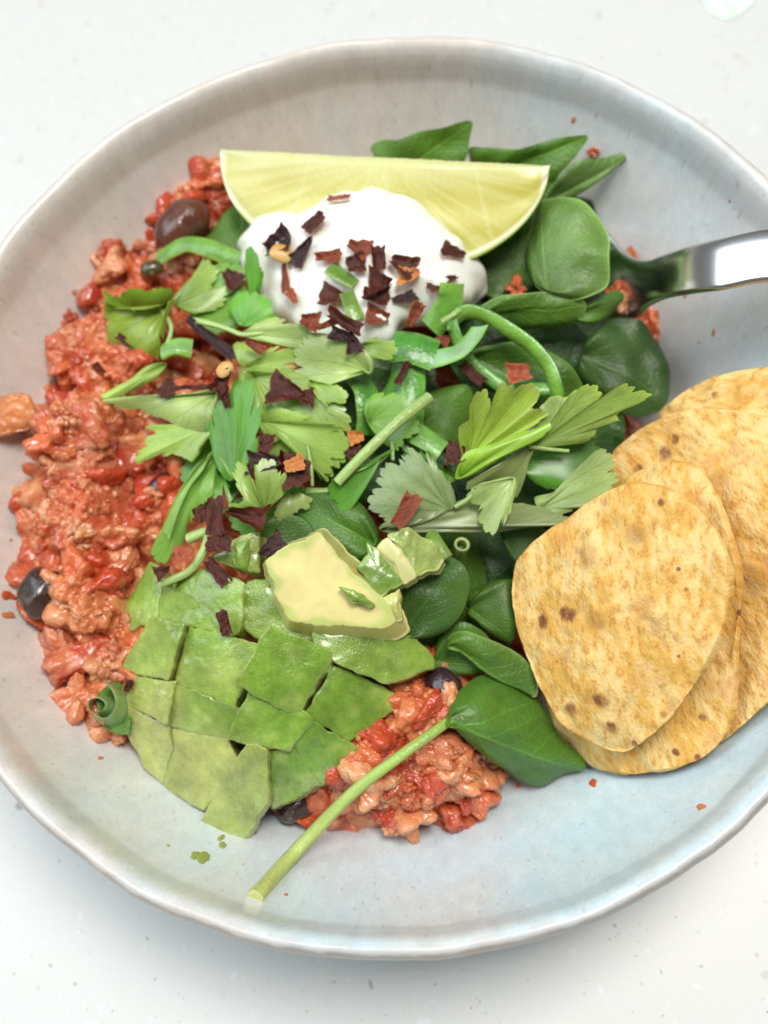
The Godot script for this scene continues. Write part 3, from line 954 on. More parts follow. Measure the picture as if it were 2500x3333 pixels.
func make_cream() -> void:
	var loop := resample([V(-2.28,4.30,-6.06),V(-2.28,4.20,-5.63),V(-2.09,4.10,-5.01),V(-1.81,4.20,-4.26),V(-1.26,4.30,-3.69),V(-0.48,4.40,-2.80),V(0.16,4.50,-2.80),V(0.67,4.50,-2.74),V(1.00,4.50,-3.12),V(1.61,4.50,-3.13),V(2.34,4.40,-3.10),V(2.93,4.30,-3.47),V(3.12,4.30,-4.03),V(3.05,4.40,-4.51),V(2.73,4.50,-5.02),V(2.38,4.60,-5.55),V(1.79,4.70,-6.01),V(1.10,4.75,-6.31),V(0.36,4.75,-6.42),V(-0.21,4.70,-6.34),V(-0.69,4.70,-6.10),V(-1.21,4.60,-6.32),V(-1.78,4.50,-6.42),V(-2.12,4.40,-6.33)], 180, true)
	var cen: Vector3 = V(0.52,4.35,-4.81)
	var mb := MB.new()
	var m := 60
	for j in m + 1:
		var a := float(j) / m * PI * 0.6
		for i in 180:
			var e := loop[i]
			var s := sin(minf(a, PI / 2.0))
			var p := cen.lerp(e, (s if a < PI / 2.0 else 1.0 - 0.25 * (1.0 - sin(a))))
			var q := (p - cen) * 100.0
			# the spoon left the cream higher at the back, with a fold running down to the right
			var H := 1.25 + 0.15 * clampf(-q.z * 0.5, -0.5, 1.0)
			var y := H * (pow(maxf(cos(a), 0.0), 0.8) if a < PI / 2.0 else -0.55 * -cos(a) * 1.0)
			var fold := (q.x * 0.62 - q.z * 0.55 - 0.35 + 0.25 * sin(q.x * 1.3))
			y += 0.28 * exp(-fold * fold * 9.0) * s * (1.0 - pow(s, 6.0)) * smoothstep(-0.4, 0.8, q.x)
			y -= 0.2 * exp(-(fold + 0.36) ** 2 * 16.0) * s * smoothstep(-0.4, 0.8, q.x)
			y += 0.08 * nz.get_noise_2d(q.x * 0.5, q.z * 0.5) * s + 0.05 * nz.get_noise_2d(q.x * 1.6, q.z * 1.2 + 8.0)
			var gr := sin(q.length() * 4.2 + atan2(q.z, q.x) * 2.0)
			y += 0.01 * gr * s
			p.y += y * 0.01
			var outw := (e - cen)
			outw.y = 0.0
			p += outw.normalized() * 0.01 * (0.1 * nz.get_noise_2d(i * 0.13, a * 1.0) + 0.07 * sin(a * 3.0 + i * 0.07)) * s
			mb.add(p, Vector2(q.x, q.z), Color(0.89, 0.855, 0.775))
	for j in m: mb.strip(j * 180, (j + 1) * 180, 180, true)
	solo("sour_cream", mb, M["cream"], "thick white dollop of sour cream in front of the lime", "sour cream", "", false)

func chunk(t: Node3D, called: String, outline: Array, depth: float, top: Color, side: Color, o := {}) -> void:
	var mb := MB.new()
	if o.has("surf") and called == "avocado_cube":
		o["tilt"] = Vector2(rng.randf_range(-0.13, 0.13), rng.randf_range(-0.13, 0.13))
	o.merge({"depth": depth, "top": top, "side": side, "bev": 0.04, "bulge": 0.07, "na": 0.03, "nf": 0.8, "n": 110, "m": 14, "ragged": 0.03, "grow": 1.045, "flatten": 0.95, "dir": Vector3(0.05, -1, -0.12).normalized(), "soften": 1, "mottle": 0.25})
	pad(mb, outline, o)
	part(called, mb, M[o.get("mat", "avocado")], t)

func quadric(pts: Array) -> Array:          # least-squares height over the ground plane
	var A := []
	for i in 6:
		A.append([0.0, 0.0, 0.0, 0.0, 0.0, 0.0, 0.0])
	for p in pts:
		var f := [1.0, p.x, p.z, p.x * p.x, p.x * p.z, p.z * p.z]
		for i in 6:
			for j in 6: A[i][j] += f[i] * f[j]
			A[i][6] += f[i] * p.y
	for i in 6:
		for r in range(i + 1, 6):
			var k: float = A[r][i] / A[i][i]
			for j in range(i, 7): A[r][j] -= k * A[i][j]
	var x := [0.0, 0.0, 0.0, 0.0, 0.0, 0.0]
	for i in range(5, -1, -1):
		var v: float = A[i][6]
		for j in range(i + 1, 6): v -= A[i][j] * x[j]
		x[i] = v / A[i][i]
	return x

func make_avocado() -> void:
	var t := thing("scored_avocado", "green half avocado scored into a grid of cubes at the front", "avocado", V(-3.81,2.00,4.28))
	var g := Color(0.18, 0.315, 0.035)
	var gl := Color(0.255, 0.395, 0.06)
	var gd := Color(0.14, 0.265, 0.028)
	var ye := Color(0.42, 0.43, 0.135)
	var s := Color(0.42, 0.48, 0.15)
	# the skin side of the half is one smooth dome; every cube's top lies on it
	var corners: Array = []
	for q in [[V(-5.54,4.32,0.73),V(-5.23,4.54,1.00),V(-5.37,4.53,1.69),V(-5.54,4.43,2.07),V(-6.01,4.14,1.98),V(-6.44,3.83,2.00),V(-6.46,3.80,1.57),V(-6.06,4.06,1.22)], [V(-5.27,4.55,1.28),V(-4.28,4.99,1.51),V(-3.51,5.16,2.04),V(-3.82,4.98,2.91),V(-4.07,4.92,2.94),V(-5.51,4.45,2.08)], [V(-3.47,5.17,1.96),V(-3.02,5.20,2.03),V(-2.62,5.13,2.57),V(-2.32,4.92,3.28),V(-2.82,4.87,3.58),V(-3.43,4.98,3.16),V(-3.75,5.01,2.84)], [V(-5.65,4.37,2.06),V(-4.90,4.72,2.48),V(-5.20,4.52,2.89),V(-5.53,4.23,3.39),V(-6.25,3.87,2.99),V(-6.53,3.71,2.72)], [V(-4.85,4.74,2.51),V(-3.45,4.92,3.33),V(-4.06,4.60,3.97),V(-4.33,4.41,4.27),V(-5.46,4.25,3.47),V(-5.11,4.55,2.92)], [V(-3.17,5.01,3.12),V(-2.16,4.72,3.77),V(-2.16,4.64,3.95),V(-2.98,4.36,4.69),V(-3.27,4.37,4.68),V(-4.05,4.61,3.95),V(-3.58,4.85,3.53)], [V(-2.36,4.93,3.28),V(-1.44,4.64,3.48),V(-0.46,4.12,3.72),V(-0.19,3.77,4.14),V(-0.23,3.68,4.36),V(-1.19,4.06,4.55),V(-2.11,4.63,3.96),V(-2.38,4.84,3.54)], [V(-2.14,4.62,3.99),V(-1.10,3.95,4.68),V(-0.91,3.76,4.84),V(-2.24,3.84,5.41),V(-2.90,4.32,4.76)], [V(-6.39,3.77,2.99),V(-5.38,4.29,3.46),V(-5.80,3.81,4.18),V(-6.66,3.45,3.50)], [V(-5.42,4.26,3.50),V(-4.34,4.40,4.27),V(-4.15,4.41,4.37),V(-4.60,4.06,4.81),V(-5.44,3.92,4.40),V(-5.78,3.82,4.19)], [V(-3.89,4.56,4.15),V(-2.91,4.32,4.76),V(-2.83,4.21,4.94),V(-3.43,3.94,5.37),V(-4.26,4.03,5.03),V(-4.58,4.04,4.85)], [V(-2.86,4.22,4.93),V(-2.08,3.67,5.60),V(-2.38,3.53,5.86),V(-3.01,3.44,6.07),V(-3.34,4.04,5.23)], [V(-6.76,3.39,3.42),V(-5.81,3.80,4.19),V(-5.88,3.57,4.61),V(-6.34,2.98,5.17),V(-6.62,3.01,4.75),V(-6.82,3.16,4.02)], [V(-5.76,3.81,4.24),V(-5.14,4.01,4.50),V(-4.60,4.06,4.81),V(-4.55,3.80,5.28),V(-5.24,3.24,5.74),V(-5.58,2.95,5.91),V(-6.35,2.97,5.18)], [V(-4.17,4.02,5.08),V(-3.85,3.94,5.31),V(-4.12,3.26,6.19),V(-4.92,2.57,6.75),V(-5.71,2.69,6.17),V(-5.38,3.04,5.94),V(-4.58,3.75,5.35)], [V(-3.83,3.96,5.28),V(-3.34,4.04,5.23),V(-3.01,3.44,6.07),V(-3.65,3.32,6.19),V(-4.14,3.22,6.24)]]:
		corners.append_array(q)
	var dome := quadric(corners)
	var surf := func(x: float, z: float) -> float:
		return dome[0] + dome[1] * x + dome[2] * z + dome[3] * x * x + dome[4] * x * z + dome[5] * z * z
	var grad := [V(-6.98,2.40,4.93), ye, 3.6]
	chunk(t, "avocado_core", [V(-5.87,4.10,1.07),V(-5.13,4.30,1.19),V(-3.57,4.50,1.93),V(-2.45,4.20,3.21),V(-0.62,3.50,3.81),V(-1.20,3.40,4.51),V(-2.31,3.20,5.14),V(-3.12,2.60,5.75),V(-4.23,2.50,5.91),V(-5.53,2.30,5.62),V(-6.40,2.40,4.87),V(-6.69,2.90,3.70),V(-6.57,3.20,2.86),V(-5.76,3.90,2.19)], 0.25, Color(0.3, 0.38, 0.1), Color(0.3, 0.38, 0.1), {"bulge": 0.5, "surf": surf, "lift": -0.3, "grow": 0.9})
	chunk(t, "avocado_cube", [V(-5.54,4.32,0.73),V(-5.23,4.54,1.00),V(-5.37,4.53,1.69),V(-5.54,4.43,2.07),V(-6.01,4.14,1.98),V(-6.44,3.83,2.00),V(-6.46,3.80,1.57),V(-6.06,4.06,1.22)], 0.68, gl, s, {"surf": surf, "lift": -0.05, "grad": grad})
	chunk(t, "avocado_cube", [V(-5.27,4.55,1.28),V(-4.28,4.99,1.51),V(-3.51,5.16,2.04),V(-3.82,4.98,2.91),V(-4.07,4.92,2.94),V(-5.51,4.45,2.08)], 1.6, gl * 0.92, s, {"surf": surf, "lift": 0.00, "grad": grad})
	chunk(t, "avocado_cube", [V(-3.47,5.17,1.96),V(-3.02,5.20,2.03),V(-2.62,5.13,2.57),V(-2.32,4.92,3.28),V(-2.82,4.87,3.58),V(-3.43,4.98,3.16),V(-3.75,5.01,2.84)], 1.6, g, s, {"surf": surf, "lift": -0.08, "grad": grad})
	chunk(t, "avocado_cube", [V(-5.65,4.37,2.06),V(-4.90,4.72,2.48),V(-5.20,4.52,2.89),V(-5.53,4.23,3.39),V(-6.25,3.87,2.99),V(-6.53,3.71,2.72)], 0.77, gl, s, {"surf": surf, "lift": 0.06, "grad": grad})
	chunk(t, "avocado_cube", [V(-4.85,4.74,2.51),V(-3.45,4.92,3.33),V(-4.06,4.60,3.97),V(-4.33,4.41,4.27),V(-5.46,4.25,3.47),V(-5.11,4.55,2.92)], 1.8, gl * 0.95, s, {"surf": surf, "lift": 0.00, "grad": grad})
	chunk(t, "avocado_cube", [V(-3.17,5.01,3.12),V(-2.16,4.72,3.77),V(-2.16,4.64,3.95),V(-2.98,4.36,4.69),V(-3.27,4.37,4.68),V(-4.05,4.61,3.95),V(-3.58,4.85,3.53)], 1.8, g, s, {"surf": surf, "lift": 0.13, "grad": grad})
	chunk(t, "avocado_cube", [V(-2.36,4.93,3.28),V(-1.44,4.64,3.48),V(-0.46,4.12,3.72),V(-0.19,3.77,4.14),V(-0.23,3.68,4.36),V(-1.19,4.06,4.55),V(-2.11,4.63,3.96),V(-2.38,4.84,3.54)], 1.6, gl * 0.9, s, {"surf": surf, "lift": 0.06, "grad": grad})
	chunk(t, "avocado_cube", [V(-2.14,4.62,3.99),V(-1.10,3.95,4.68),V(-0.91,3.76,4.84),V(-2.24,3.84,5.41),V(-2.90,4.32,4.76)], 1.7, g * 0.95, s, {"surf": surf, "lift": 0.00, "grad": grad})
	chunk(t, "avocado_cube", [V(-6.39,3.77,2.99),V(-5.38,4.29,3.46),V(-5.80,3.81,4.18),V(-6.66,3.45,3.50)], 0.63, gl * 0.9, ye, {"surf": surf, "lift": 0.05, "grad": grad})
	chunk(t, "avocado_cube", [V(-5.42,4.26,3.50),V(-4.34,4.40,4.27),V(-4.15,4.41,4.37),V(-4.60,4.06,4.81),V(-5.44,3.92,4.40),V(-5.78,3.82,4.19)], 1.4, g * 0.92, s, {"surf": surf, "lift": 0.02, "grad": grad})
	chunk(t, "avocado_cube", [V(-3.89,4.56,4.15),V(-2.91,4.32,4.76),V(-2.83,4.21,4.94),V(-3.43,3.94,5.37),V(-4.26,4.03,5.03),V(-4.58,4.04,4.85)], 1.6, gd * 1.15, s, {"surf": surf, "lift": 0.10, "grad": grad})
	chunk(t, "avocado_cube", [V(-2.86,4.22,4.93),V(-2.08,3.67,5.60),V(-2.38,3.53,5.86),V(-3.01,3.44,6.07),V(-3.34,4.04,5.23)], 1.3, gd * 1.15, s, {"surf": surf, "lift": 0.06, "grad": grad})
	chunk(t, "avocado_cube", [V(-6.76,3.39,3.42),V(-5.81,3.80,4.19),V(-5.88,3.57,4.61),V(-6.34,2.98,5.17),V(-6.62,3.01,4.75),V(-6.82,3.16,4.02)], 0.50, ye.lerp(gl, 0.15), ye, {"surf": surf, "lift": 0.02, "grad": grad})
	chunk(t, "avocado_cube", [V(-5.76,3.81,4.24),V(-5.14,4.01,4.50),V(-4.60,4.06,4.81),V(-4.55,3.80,5.28),V(-5.24,3.24,5.74),V(-5.58,2.95,5.91),V(-6.35,2.97,5.18)], 0.50, ye.lerp(g, 0.3), ye, {"surf": surf, "lift": 0.0, "grad": grad})
	chunk(t, "avocado_cube", [V(-4.17,4.02,5.08),V(-3.85,3.94,5.31),V(-4.12,3.26,6.19),V(-4.92,2.57,6.75),V(-5.71,2.69,6.17),V(-5.38,3.04,5.94),V(-4.58,3.75,5.35)], 0.22, g.lerp(ye, 0.4), ye, {"surf": surf, "lift": 0.12, "grad": grad})
	chunk(t, "avocado_cube", [V(-3.83,3.96,5.28),V(-3.34,4.04,5.23),V(-3.01,3.44,6.07),V(-3.65,3.32,6.19),V(-4.14,3.22,6.24)], 0.50, gd * 1.1, s, {"surf": surf, "lift": 0.03, "grad": grad})
	# loose cubes on top
	var pale := Color(0.70, 0.61, 0.25)
	var a := thing("avocado_chunk", "large pale yellow avocado chunk lying on top of the scored half", "avocado", V(-1.83,4.90,2.67))
	chunk(a, "flesh", [V(-2.89,5.80,1.89),V(-2.52,5.90,1.78),V(-1.75,5.90,1.68),V(-1.33,5.80,2.51),V(-0.87,5.60,3.15),V(-0.73,5.40,3.59),V(-1.03,5.35,3.66),V(-1.89,5.40,3.36),V(-2.68,5.40,3.09),V(-2.80,5.50,2.89),V(-2.85,5.65,2.36)], 0.85, pale, Color(0.66, 0.60, 0.22), {"na": 0.01, "bulge": 0.025, "mottle": 0.08, "rimc": Color(0.42, 0.50, 0.13), "ragged": 0.04, "bev": 0.03, "taper": -0.24, "mat": "avocado_pale"})
	chunk(a, "green_skin_side", [V(-1.62,5.90,2.80),V(-1.36,5.90,2.91),V(-1.04,5.75,3.25),V(-1.11,5.70,3.33),V(-1.50,5.80,3.07)], 0.2, gl, gl, {"na": 0.045, "n": 40, "ragged": 0.05})
	chunk(a, "torn_corner", [V(-0.87,5.55,3.14),V(-0.49,5.50,3.02),V(-0.57,5.30,3.58),V(-0.68,5.30,3.64),V(-0.79,5.40,3.45)], 0.3, gl.lerp(pale, 0.55), pale, {"n": 40, "ragged": 0.06})
	var b := thing("avocado_chunk", "small green and pale avocado cube beside the large pale chunk", "avocado", V(-0.51,5.00,2.44))
	chunk(b, "flesh", [V(-0.75,5.70,2.13),V(-0.46,5.85,2.04),V(-0.26,5.75,2.35),V(-0.09,5.50,2.85),V(-0.39,5.45,2.92),V(-0.61,5.60,2.40)], 0.5, Color(0.66, 0.62, 0.27), Color(0.5, 0.53, 0.2), {"n": 48, "na": 0.008, "mottle": 0.06, "mat": "avocado_pale"})
	chunk(b, "green_face", [V(-0.45,5.85,2.04),V(-0.06,5.75,1.89),V(0.29,5.60,2.19),V(0.50,5.35,2.59),V(0.33,5.30,2.75),V(-0.08,5.50,2.87),V(-0.25,5.75,2.36)], 0.5, Color(0.40, 0.50, 0.15), Color(0.5, 0.52, 0.19), {"n": 56, "na": 0.06, "ragged": 0.05, "mottle": 0.3})
	var c := thing("avocado_chunk", "mashed green avocado piece between the two pale chunks", "avocado", V(-0.91,5.00,2.69))
	chunk(c, "flesh", [V(-0.90,5.65,1.97),V(-0.73,5.70,2.13),V(-0.57,5.65,2.43),V(-0.38,5.45,2.81),V(-0.44,5.40,2.89),V(-0.87,5.40,3.04),V(-1.02,5.50,2.91),V(-1.16,5.60,2.41),V(-0.94,5.65,2.19)], 0.45, Color(0.22, 0.36, 0.075), Color(0.45, 0.5, 0.17), {"n": 60, "na": 0.045, "ragged": 0.05})
	var d := thing("avocado_chunk", "green avocado cube half hidden under cilantro and chilli flakes on the left", "avocado", V(-3.50,4.40,1.32))
	chunk(d, "flesh", [V(-4.11,5.10,1.26),V(-3.44,5.30,1.04),V(-2.98,5.30,1.06),V(-3.19,5.00,1.83),V(-3.61,5.00,1.64)], 0.6, Color(0.33, 0.42, 0.11), Color(0.42, 0.42, 0.13), {"n": 48, "na": 0.06})
	chunk(d, "mashed_ridge", [V(-3.53,5.35,1.19),V(-3.24,5.35,1.21),V(-3.27,5.30,1.44),V(-3.43,5.15,1.71),V(-3.61,5.15,1.64),V(-3.62,5.25,1.43)], 0.22, Color(0.26, 0.42, 0.085), gl, {"n": 40, "na": 0.045, "bulge": 0.12})

func chip(label: String, outline: Array, tex: int, turn: float, bulge: float) -> void:
	var mb := MB.new()
	pad(mb, outline, {"sharp": false, "n": 140, "m": 30, "depth": 0.13, "bev": 0.04, "bulge": bulge, "na": 0.075, "nf": 0.6, "ragged": 0.014, "ks": 2, "uv": 6.4, "turn": turn, "top": Color(1, 1, 1), "side": Color(1.0, 0.9, 0.75), "mottle": 0.1})
	solo("tortilla_chip", mb, M["chip_%d" % tex], label, "tortilla chip", "round corn tortilla chips on the right of the bowl")

func make_spoon() -> void:
	# centre line of the handle from the far end down to the neck, then the shoulders of the spoon under the leaves
	var rows := [[V(9.26,6.95,-1.71), V(8.86,6.85,-0.51)], [V(8.53,6.60,-2.16), V(8.17,6.50,-1.04)], [V(7.75,6.15,-2.44), V(7.40,6.05,-1.33)], [V(7.24,5.60,-2.74), V(6.92,5.50,-1.69)], [V(6.92,4.95,-3.05), V(6.61,4.85,-2.04)], [V(6.70,4.40,-3.31), V(6.46,4.30,-2.26)], [V(6.53,3.90,-3.70), V(6.34,3.80,-2.41)], [V(6.43,3.50,-4.23), V(6.24,3.40,-2.49)], [V(6.34,3.20,-4.84), V(6.03,3.05,-2.57)], [V(6.11,2.95,-5.44), V(5.62,2.80,-2.57)], [V(5.56,2.75,-5.87), V(4.89,2.60,-2.69)], [V(4.78,2.70,-5.99), V(4.07,2.60,-2.99)]]
	var top := []
	var bot := []
	for q in rows:
		top.append(q[0]); bot.append(q[1])
	var n := 70
	var A := resample(top, n, false)
	var B := resample(bot, n, false)
	var mb := MB.new()
	var sec := [[0.0, 0.0], [0.03, 0.55], [0.1, 0.9], [0.3, 1.0], [0.5, 1.05], [0.7, 1.0], [0.9, 0.9], [0.97, 0.55], [1.0, 0.0], [0.97, -0.6], [0.9, -1.0], [0.5, -1.1], [0.1, -1.0], [0.03, -0.6]]
	for i in n:
		var t := float(i) / (n - 1)
		var side := B[i] - A[i]
		var tg := (A[mini(i + 1, n - 1)] + B[mini(i + 1, n - 1)] - A[maxi(i - 1, 0)] - B[maxi(i - 1, 0)]).normalized()
		var up := tg.cross(side).normalized()
		if up.y < 0.0: up = -up
		var dish := 0.35 * smoothstep(0.62, 0.95, t) * 0.01
		for q in sec:
			var p: Vector3 = A[i] + side * q[0] + up * (0.0011 * q[1]) - up * dish * 4.0 * q[0] * (1.0 - q[0])
			mb.add(p, Vector2(t, q[0]))
	for i in n - 1: mb.strip(i * 14, (i + 1) * 14, 14, true)
	for e in [0, n - 1]:
		var row := mb.v.size()
		for k in 14: mb.add(mb.v[e * 14 + k])
		mb.fan(mb.add((A[e] + B[e]) / 2.0), row, 14)
	solo("spoon", mb, M["steel"], "shiny steel spoon resting on the right rim with its head under spinach", "spoon")

func greens() -> void:
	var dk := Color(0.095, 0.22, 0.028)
	var md := Color(0.145, 0.31, 0.04)
	var lt := Color(0.215, 0.38, 0.09)
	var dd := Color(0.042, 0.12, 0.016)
	var edge := Color(0.24, 0.42, 0.1)
	# a bed of low leaves under the herbs
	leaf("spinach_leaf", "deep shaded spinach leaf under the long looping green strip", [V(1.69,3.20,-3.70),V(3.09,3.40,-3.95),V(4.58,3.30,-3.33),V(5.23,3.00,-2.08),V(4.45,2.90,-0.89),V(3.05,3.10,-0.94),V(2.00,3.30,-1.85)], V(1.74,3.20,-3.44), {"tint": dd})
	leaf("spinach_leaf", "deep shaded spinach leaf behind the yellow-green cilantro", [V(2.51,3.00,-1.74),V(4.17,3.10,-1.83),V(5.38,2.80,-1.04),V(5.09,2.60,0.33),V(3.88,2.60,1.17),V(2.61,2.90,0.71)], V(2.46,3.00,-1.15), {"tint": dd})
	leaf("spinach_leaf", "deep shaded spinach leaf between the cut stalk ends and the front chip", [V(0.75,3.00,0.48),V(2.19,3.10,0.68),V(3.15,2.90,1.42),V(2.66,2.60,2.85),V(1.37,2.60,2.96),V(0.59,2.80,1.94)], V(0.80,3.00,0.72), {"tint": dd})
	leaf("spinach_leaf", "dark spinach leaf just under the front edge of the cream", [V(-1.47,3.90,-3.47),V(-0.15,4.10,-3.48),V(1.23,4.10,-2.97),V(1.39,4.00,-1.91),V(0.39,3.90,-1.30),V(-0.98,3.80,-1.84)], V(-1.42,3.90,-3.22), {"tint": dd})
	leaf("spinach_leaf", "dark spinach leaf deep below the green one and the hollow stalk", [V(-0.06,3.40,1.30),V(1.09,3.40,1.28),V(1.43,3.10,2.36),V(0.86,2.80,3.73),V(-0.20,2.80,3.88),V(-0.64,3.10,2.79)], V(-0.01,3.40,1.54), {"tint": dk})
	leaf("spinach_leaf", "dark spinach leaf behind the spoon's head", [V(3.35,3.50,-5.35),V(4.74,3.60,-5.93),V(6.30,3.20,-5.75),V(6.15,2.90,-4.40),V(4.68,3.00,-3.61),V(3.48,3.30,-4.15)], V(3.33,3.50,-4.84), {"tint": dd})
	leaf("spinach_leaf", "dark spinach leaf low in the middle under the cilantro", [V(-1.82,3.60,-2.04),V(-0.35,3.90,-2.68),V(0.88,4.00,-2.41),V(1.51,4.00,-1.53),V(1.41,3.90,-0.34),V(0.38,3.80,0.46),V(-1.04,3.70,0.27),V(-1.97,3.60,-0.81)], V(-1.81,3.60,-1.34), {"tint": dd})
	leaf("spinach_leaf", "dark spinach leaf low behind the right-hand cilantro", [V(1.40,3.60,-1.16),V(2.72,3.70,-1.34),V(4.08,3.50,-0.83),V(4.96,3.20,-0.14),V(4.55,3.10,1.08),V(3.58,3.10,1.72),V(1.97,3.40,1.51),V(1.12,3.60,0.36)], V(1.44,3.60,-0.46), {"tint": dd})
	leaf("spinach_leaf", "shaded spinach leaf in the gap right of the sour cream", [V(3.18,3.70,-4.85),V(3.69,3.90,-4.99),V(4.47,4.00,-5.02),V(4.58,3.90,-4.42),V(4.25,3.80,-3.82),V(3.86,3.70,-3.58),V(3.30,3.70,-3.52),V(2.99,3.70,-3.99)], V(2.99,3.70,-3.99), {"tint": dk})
	leaf("spinach_leaf", "pointed spinach leaf standing behind the middle of the lime", [V(1.35,4.20,-8.10),V(1.99,4.70,-7.80),V(2.52,5.00,-7.63),V(3.09,5.20,-7.45),V(3.61,5.30,-7.32),V(3.53,5.00,-7.11),V(3.42,4.60,-6.92),V(2.79,4.10,-6.88),V(1.82,4.00,-7.30)], V(1.84,4.00,-7.36), {"tint": md, "sharp": false})
	leaf("spinach_leaf", "spinach leaf with a torn tip behind the lime on the right", [V(3.52,4.40,-7.17),V(3.69,4.80,-7.07),V(4.27,4.90,-6.75),V(4.88,4.90,-6.59),V(5.51,5.00,-6.54),V(6.15,5.00,-6.48),V(5.94,4.80,-6.29),V(5.67,4.60,-6.16),V(5.41,4.40,-6.09),V(5.18,4.10,-5.98),V(4.56,4.00,-6.16),V(3.69,4.00,-6.68)], V(3.69,4.00,-6.68), {"tint": md})
	leaf("spinach_leaf", "pale narrow spinach leaf pointing at the far right wall", [V(4.90,4.20,-5.60),V(5.24,4.50,-5.87),V(5.78,4.70,-6.08),V(6.48,4.60,-6.03),V(7.26,4.50,-6.06),V(6.72,4.40,-5.86),V(6.24,4.30,-5.69),V(5.81,4.20,-5.52),V(5.35,4.10,-5.41)], V(4.95,4.10,-5.56), {"tint": lt * 0.9, "n": 84})
	leaf("spinach_leaf", "broad spinach leaf hidden under the right end of the lime", [V(3.93,4.10,-5.05),V(4.49,4.20,-5.52),V(5.05,4.30,-5.94),V(5.38,4.10,-5.72),V(5.20,3.90,-5.26),V(4.72,3.80,-4.70),V(4.10,3.70,-4.43),V(3.70,3.80,-4.61)], V(3.78,3.80,-4.71), {"tint": dk})
	leaf("spinach_leaf", "big round light green spinach leaf right of the lime", [V(4.41,4.30,-4.84),V(4.71,4.60,-5.19),V(4.92,4.80,-5.17),V(5.23,5.00,-5.00),V(5.52,5.10,-4.70),V(5.73,5.10,-4.18),V(5.76,5.10,-3.63),V(5.68,5.00,-3.17),V(5.45,4.90,-2.76),V(5.13,4.80,-2.60),V(4.77,4.75,-2.63),V(4.37,4.70,-2.84),V(4.08,4.50,-3.30),V(4.06,4.30,-3.94),V(4.18,4.20,-4.47)], V(4.26,4.60,-3.01), {"tint": lt, "rim": edge * 1.35, "bulge": 0.28, "hem": 0.017}) 
	leaf("spinach_leaf", "spinach leaf curling under the big round leaf with a bright lip", [V(2.60,4.50,-3.10),V(2.93,4.70,-3.13),V(3.33,4.85,-3.08),V(3.78,4.85,-2.98),V(4.16,4.80,-2.84),V(4.62,4.70,-2.64),V(4.98,4.55,-2.56),V(4.82,4.10,-2.44),V(4.42,3.80,-2.48),V(3.81,3.70,-2.59),V(3.27,3.80,-2.80),V(2.89,4.10,-2.99)], V(2.62,4.50,-3.07), {"tint": md, "rim": edge * 1.2, "bulge": 0.16, "hem": 0.016})
	leaf("spinach_leaf", "small spinach leaf tip by the spoon and an orange crumb", [V(4.76,4.30,-2.65),V(5.38,4.30,-2.79),V(5.79,4.20,-2.87),V(6.02,4.00,-2.78),V(5.78,3.90,-2.59),V(5.40,3.90,-2.39),V(5.01,4.00,-2.34),V(4.72,4.10,-2.47)], V(4.76,4.20,-2.53), {"tint": md})
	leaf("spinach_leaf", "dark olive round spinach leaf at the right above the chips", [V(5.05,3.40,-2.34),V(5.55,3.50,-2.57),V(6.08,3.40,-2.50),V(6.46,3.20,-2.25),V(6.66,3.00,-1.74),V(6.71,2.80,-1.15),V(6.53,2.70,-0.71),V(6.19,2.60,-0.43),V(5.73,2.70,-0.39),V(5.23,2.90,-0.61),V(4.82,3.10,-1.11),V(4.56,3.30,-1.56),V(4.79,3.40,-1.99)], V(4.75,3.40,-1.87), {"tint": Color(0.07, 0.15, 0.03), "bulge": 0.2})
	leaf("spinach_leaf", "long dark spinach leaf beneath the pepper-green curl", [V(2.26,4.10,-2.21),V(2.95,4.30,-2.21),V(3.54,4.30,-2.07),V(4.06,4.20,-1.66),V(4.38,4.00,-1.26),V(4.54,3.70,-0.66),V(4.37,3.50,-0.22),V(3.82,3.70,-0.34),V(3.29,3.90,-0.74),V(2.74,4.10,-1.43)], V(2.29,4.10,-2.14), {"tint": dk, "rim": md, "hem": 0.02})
	leaf("spinach_leaf", "rounded green spinach leaf in the middle behind the cilantro stem", [V(0.91,4.30,-1.04),V(1.19,4.40,-1.49),V(1.65,4.40,-1.47),V(2.03,4.40,-1.34),V(2.02,4.30,-0.90),V(1.75,4.20,-0.46),V(1.41,4.20,-0.16),V(1.05,4.20,-0.36),V(0.78,4.20,-0.72)], V(0.92,4.20,-0.85), {"tint": md, "bulge": 0.2})
	leaf("spinach_leaf", "spinach leaf left of the lime beside the cream", [V(-1.66,4.30,-7.12),V(-1.63,4.40,-6.59),V(-2.02,4.50,-6.19),V(-2.33,4.40,-5.84),V(-2.78,4.40,-6.06),V(-3.18,4.30,-6.40),V(-3.13,4.20,-6.83),V(-2.76,4.20,-7.02),V(-2.26,4.20,-7.26),V(-1.83,4.20,-7.47)], V(-2.21,4.40,-5.87), {"tint": md})
	leaf("spinach_leaf", "dark glossy spinach leaf touching the top of the large pale chunk", [V(-2.22,4.60,0.29),V(-1.51,4.80,0.39),V(-1.10,4.80,0.56),V(-0.78,4.80,0.93),V(-0.65,4.70,1.38),V(-0.67,4.60,1.71),V(-1.19,4.50,1.95),V(-1.70,4.50,1.56),V(-2.18,4.50,1.01)], V(-0.78,4.50,1.65), {"tint": dk * 1.2, "bulge": 0.2})
	leaf("spinach_leaf", "wet dark spinach leaf left of the large pale chunk", [V(-3.24,4.50,0.84),V(-2.86,4.70,0.64),V(-2.40,4.80,0.66),V(-2.05,4.80,0.89),V(-1.99,4.70,1.24),V(-2.40,4.60,1.46),V(-2.93,4.40,1.47)], V(-3.21,4.50,0.95), {"tint": dk})
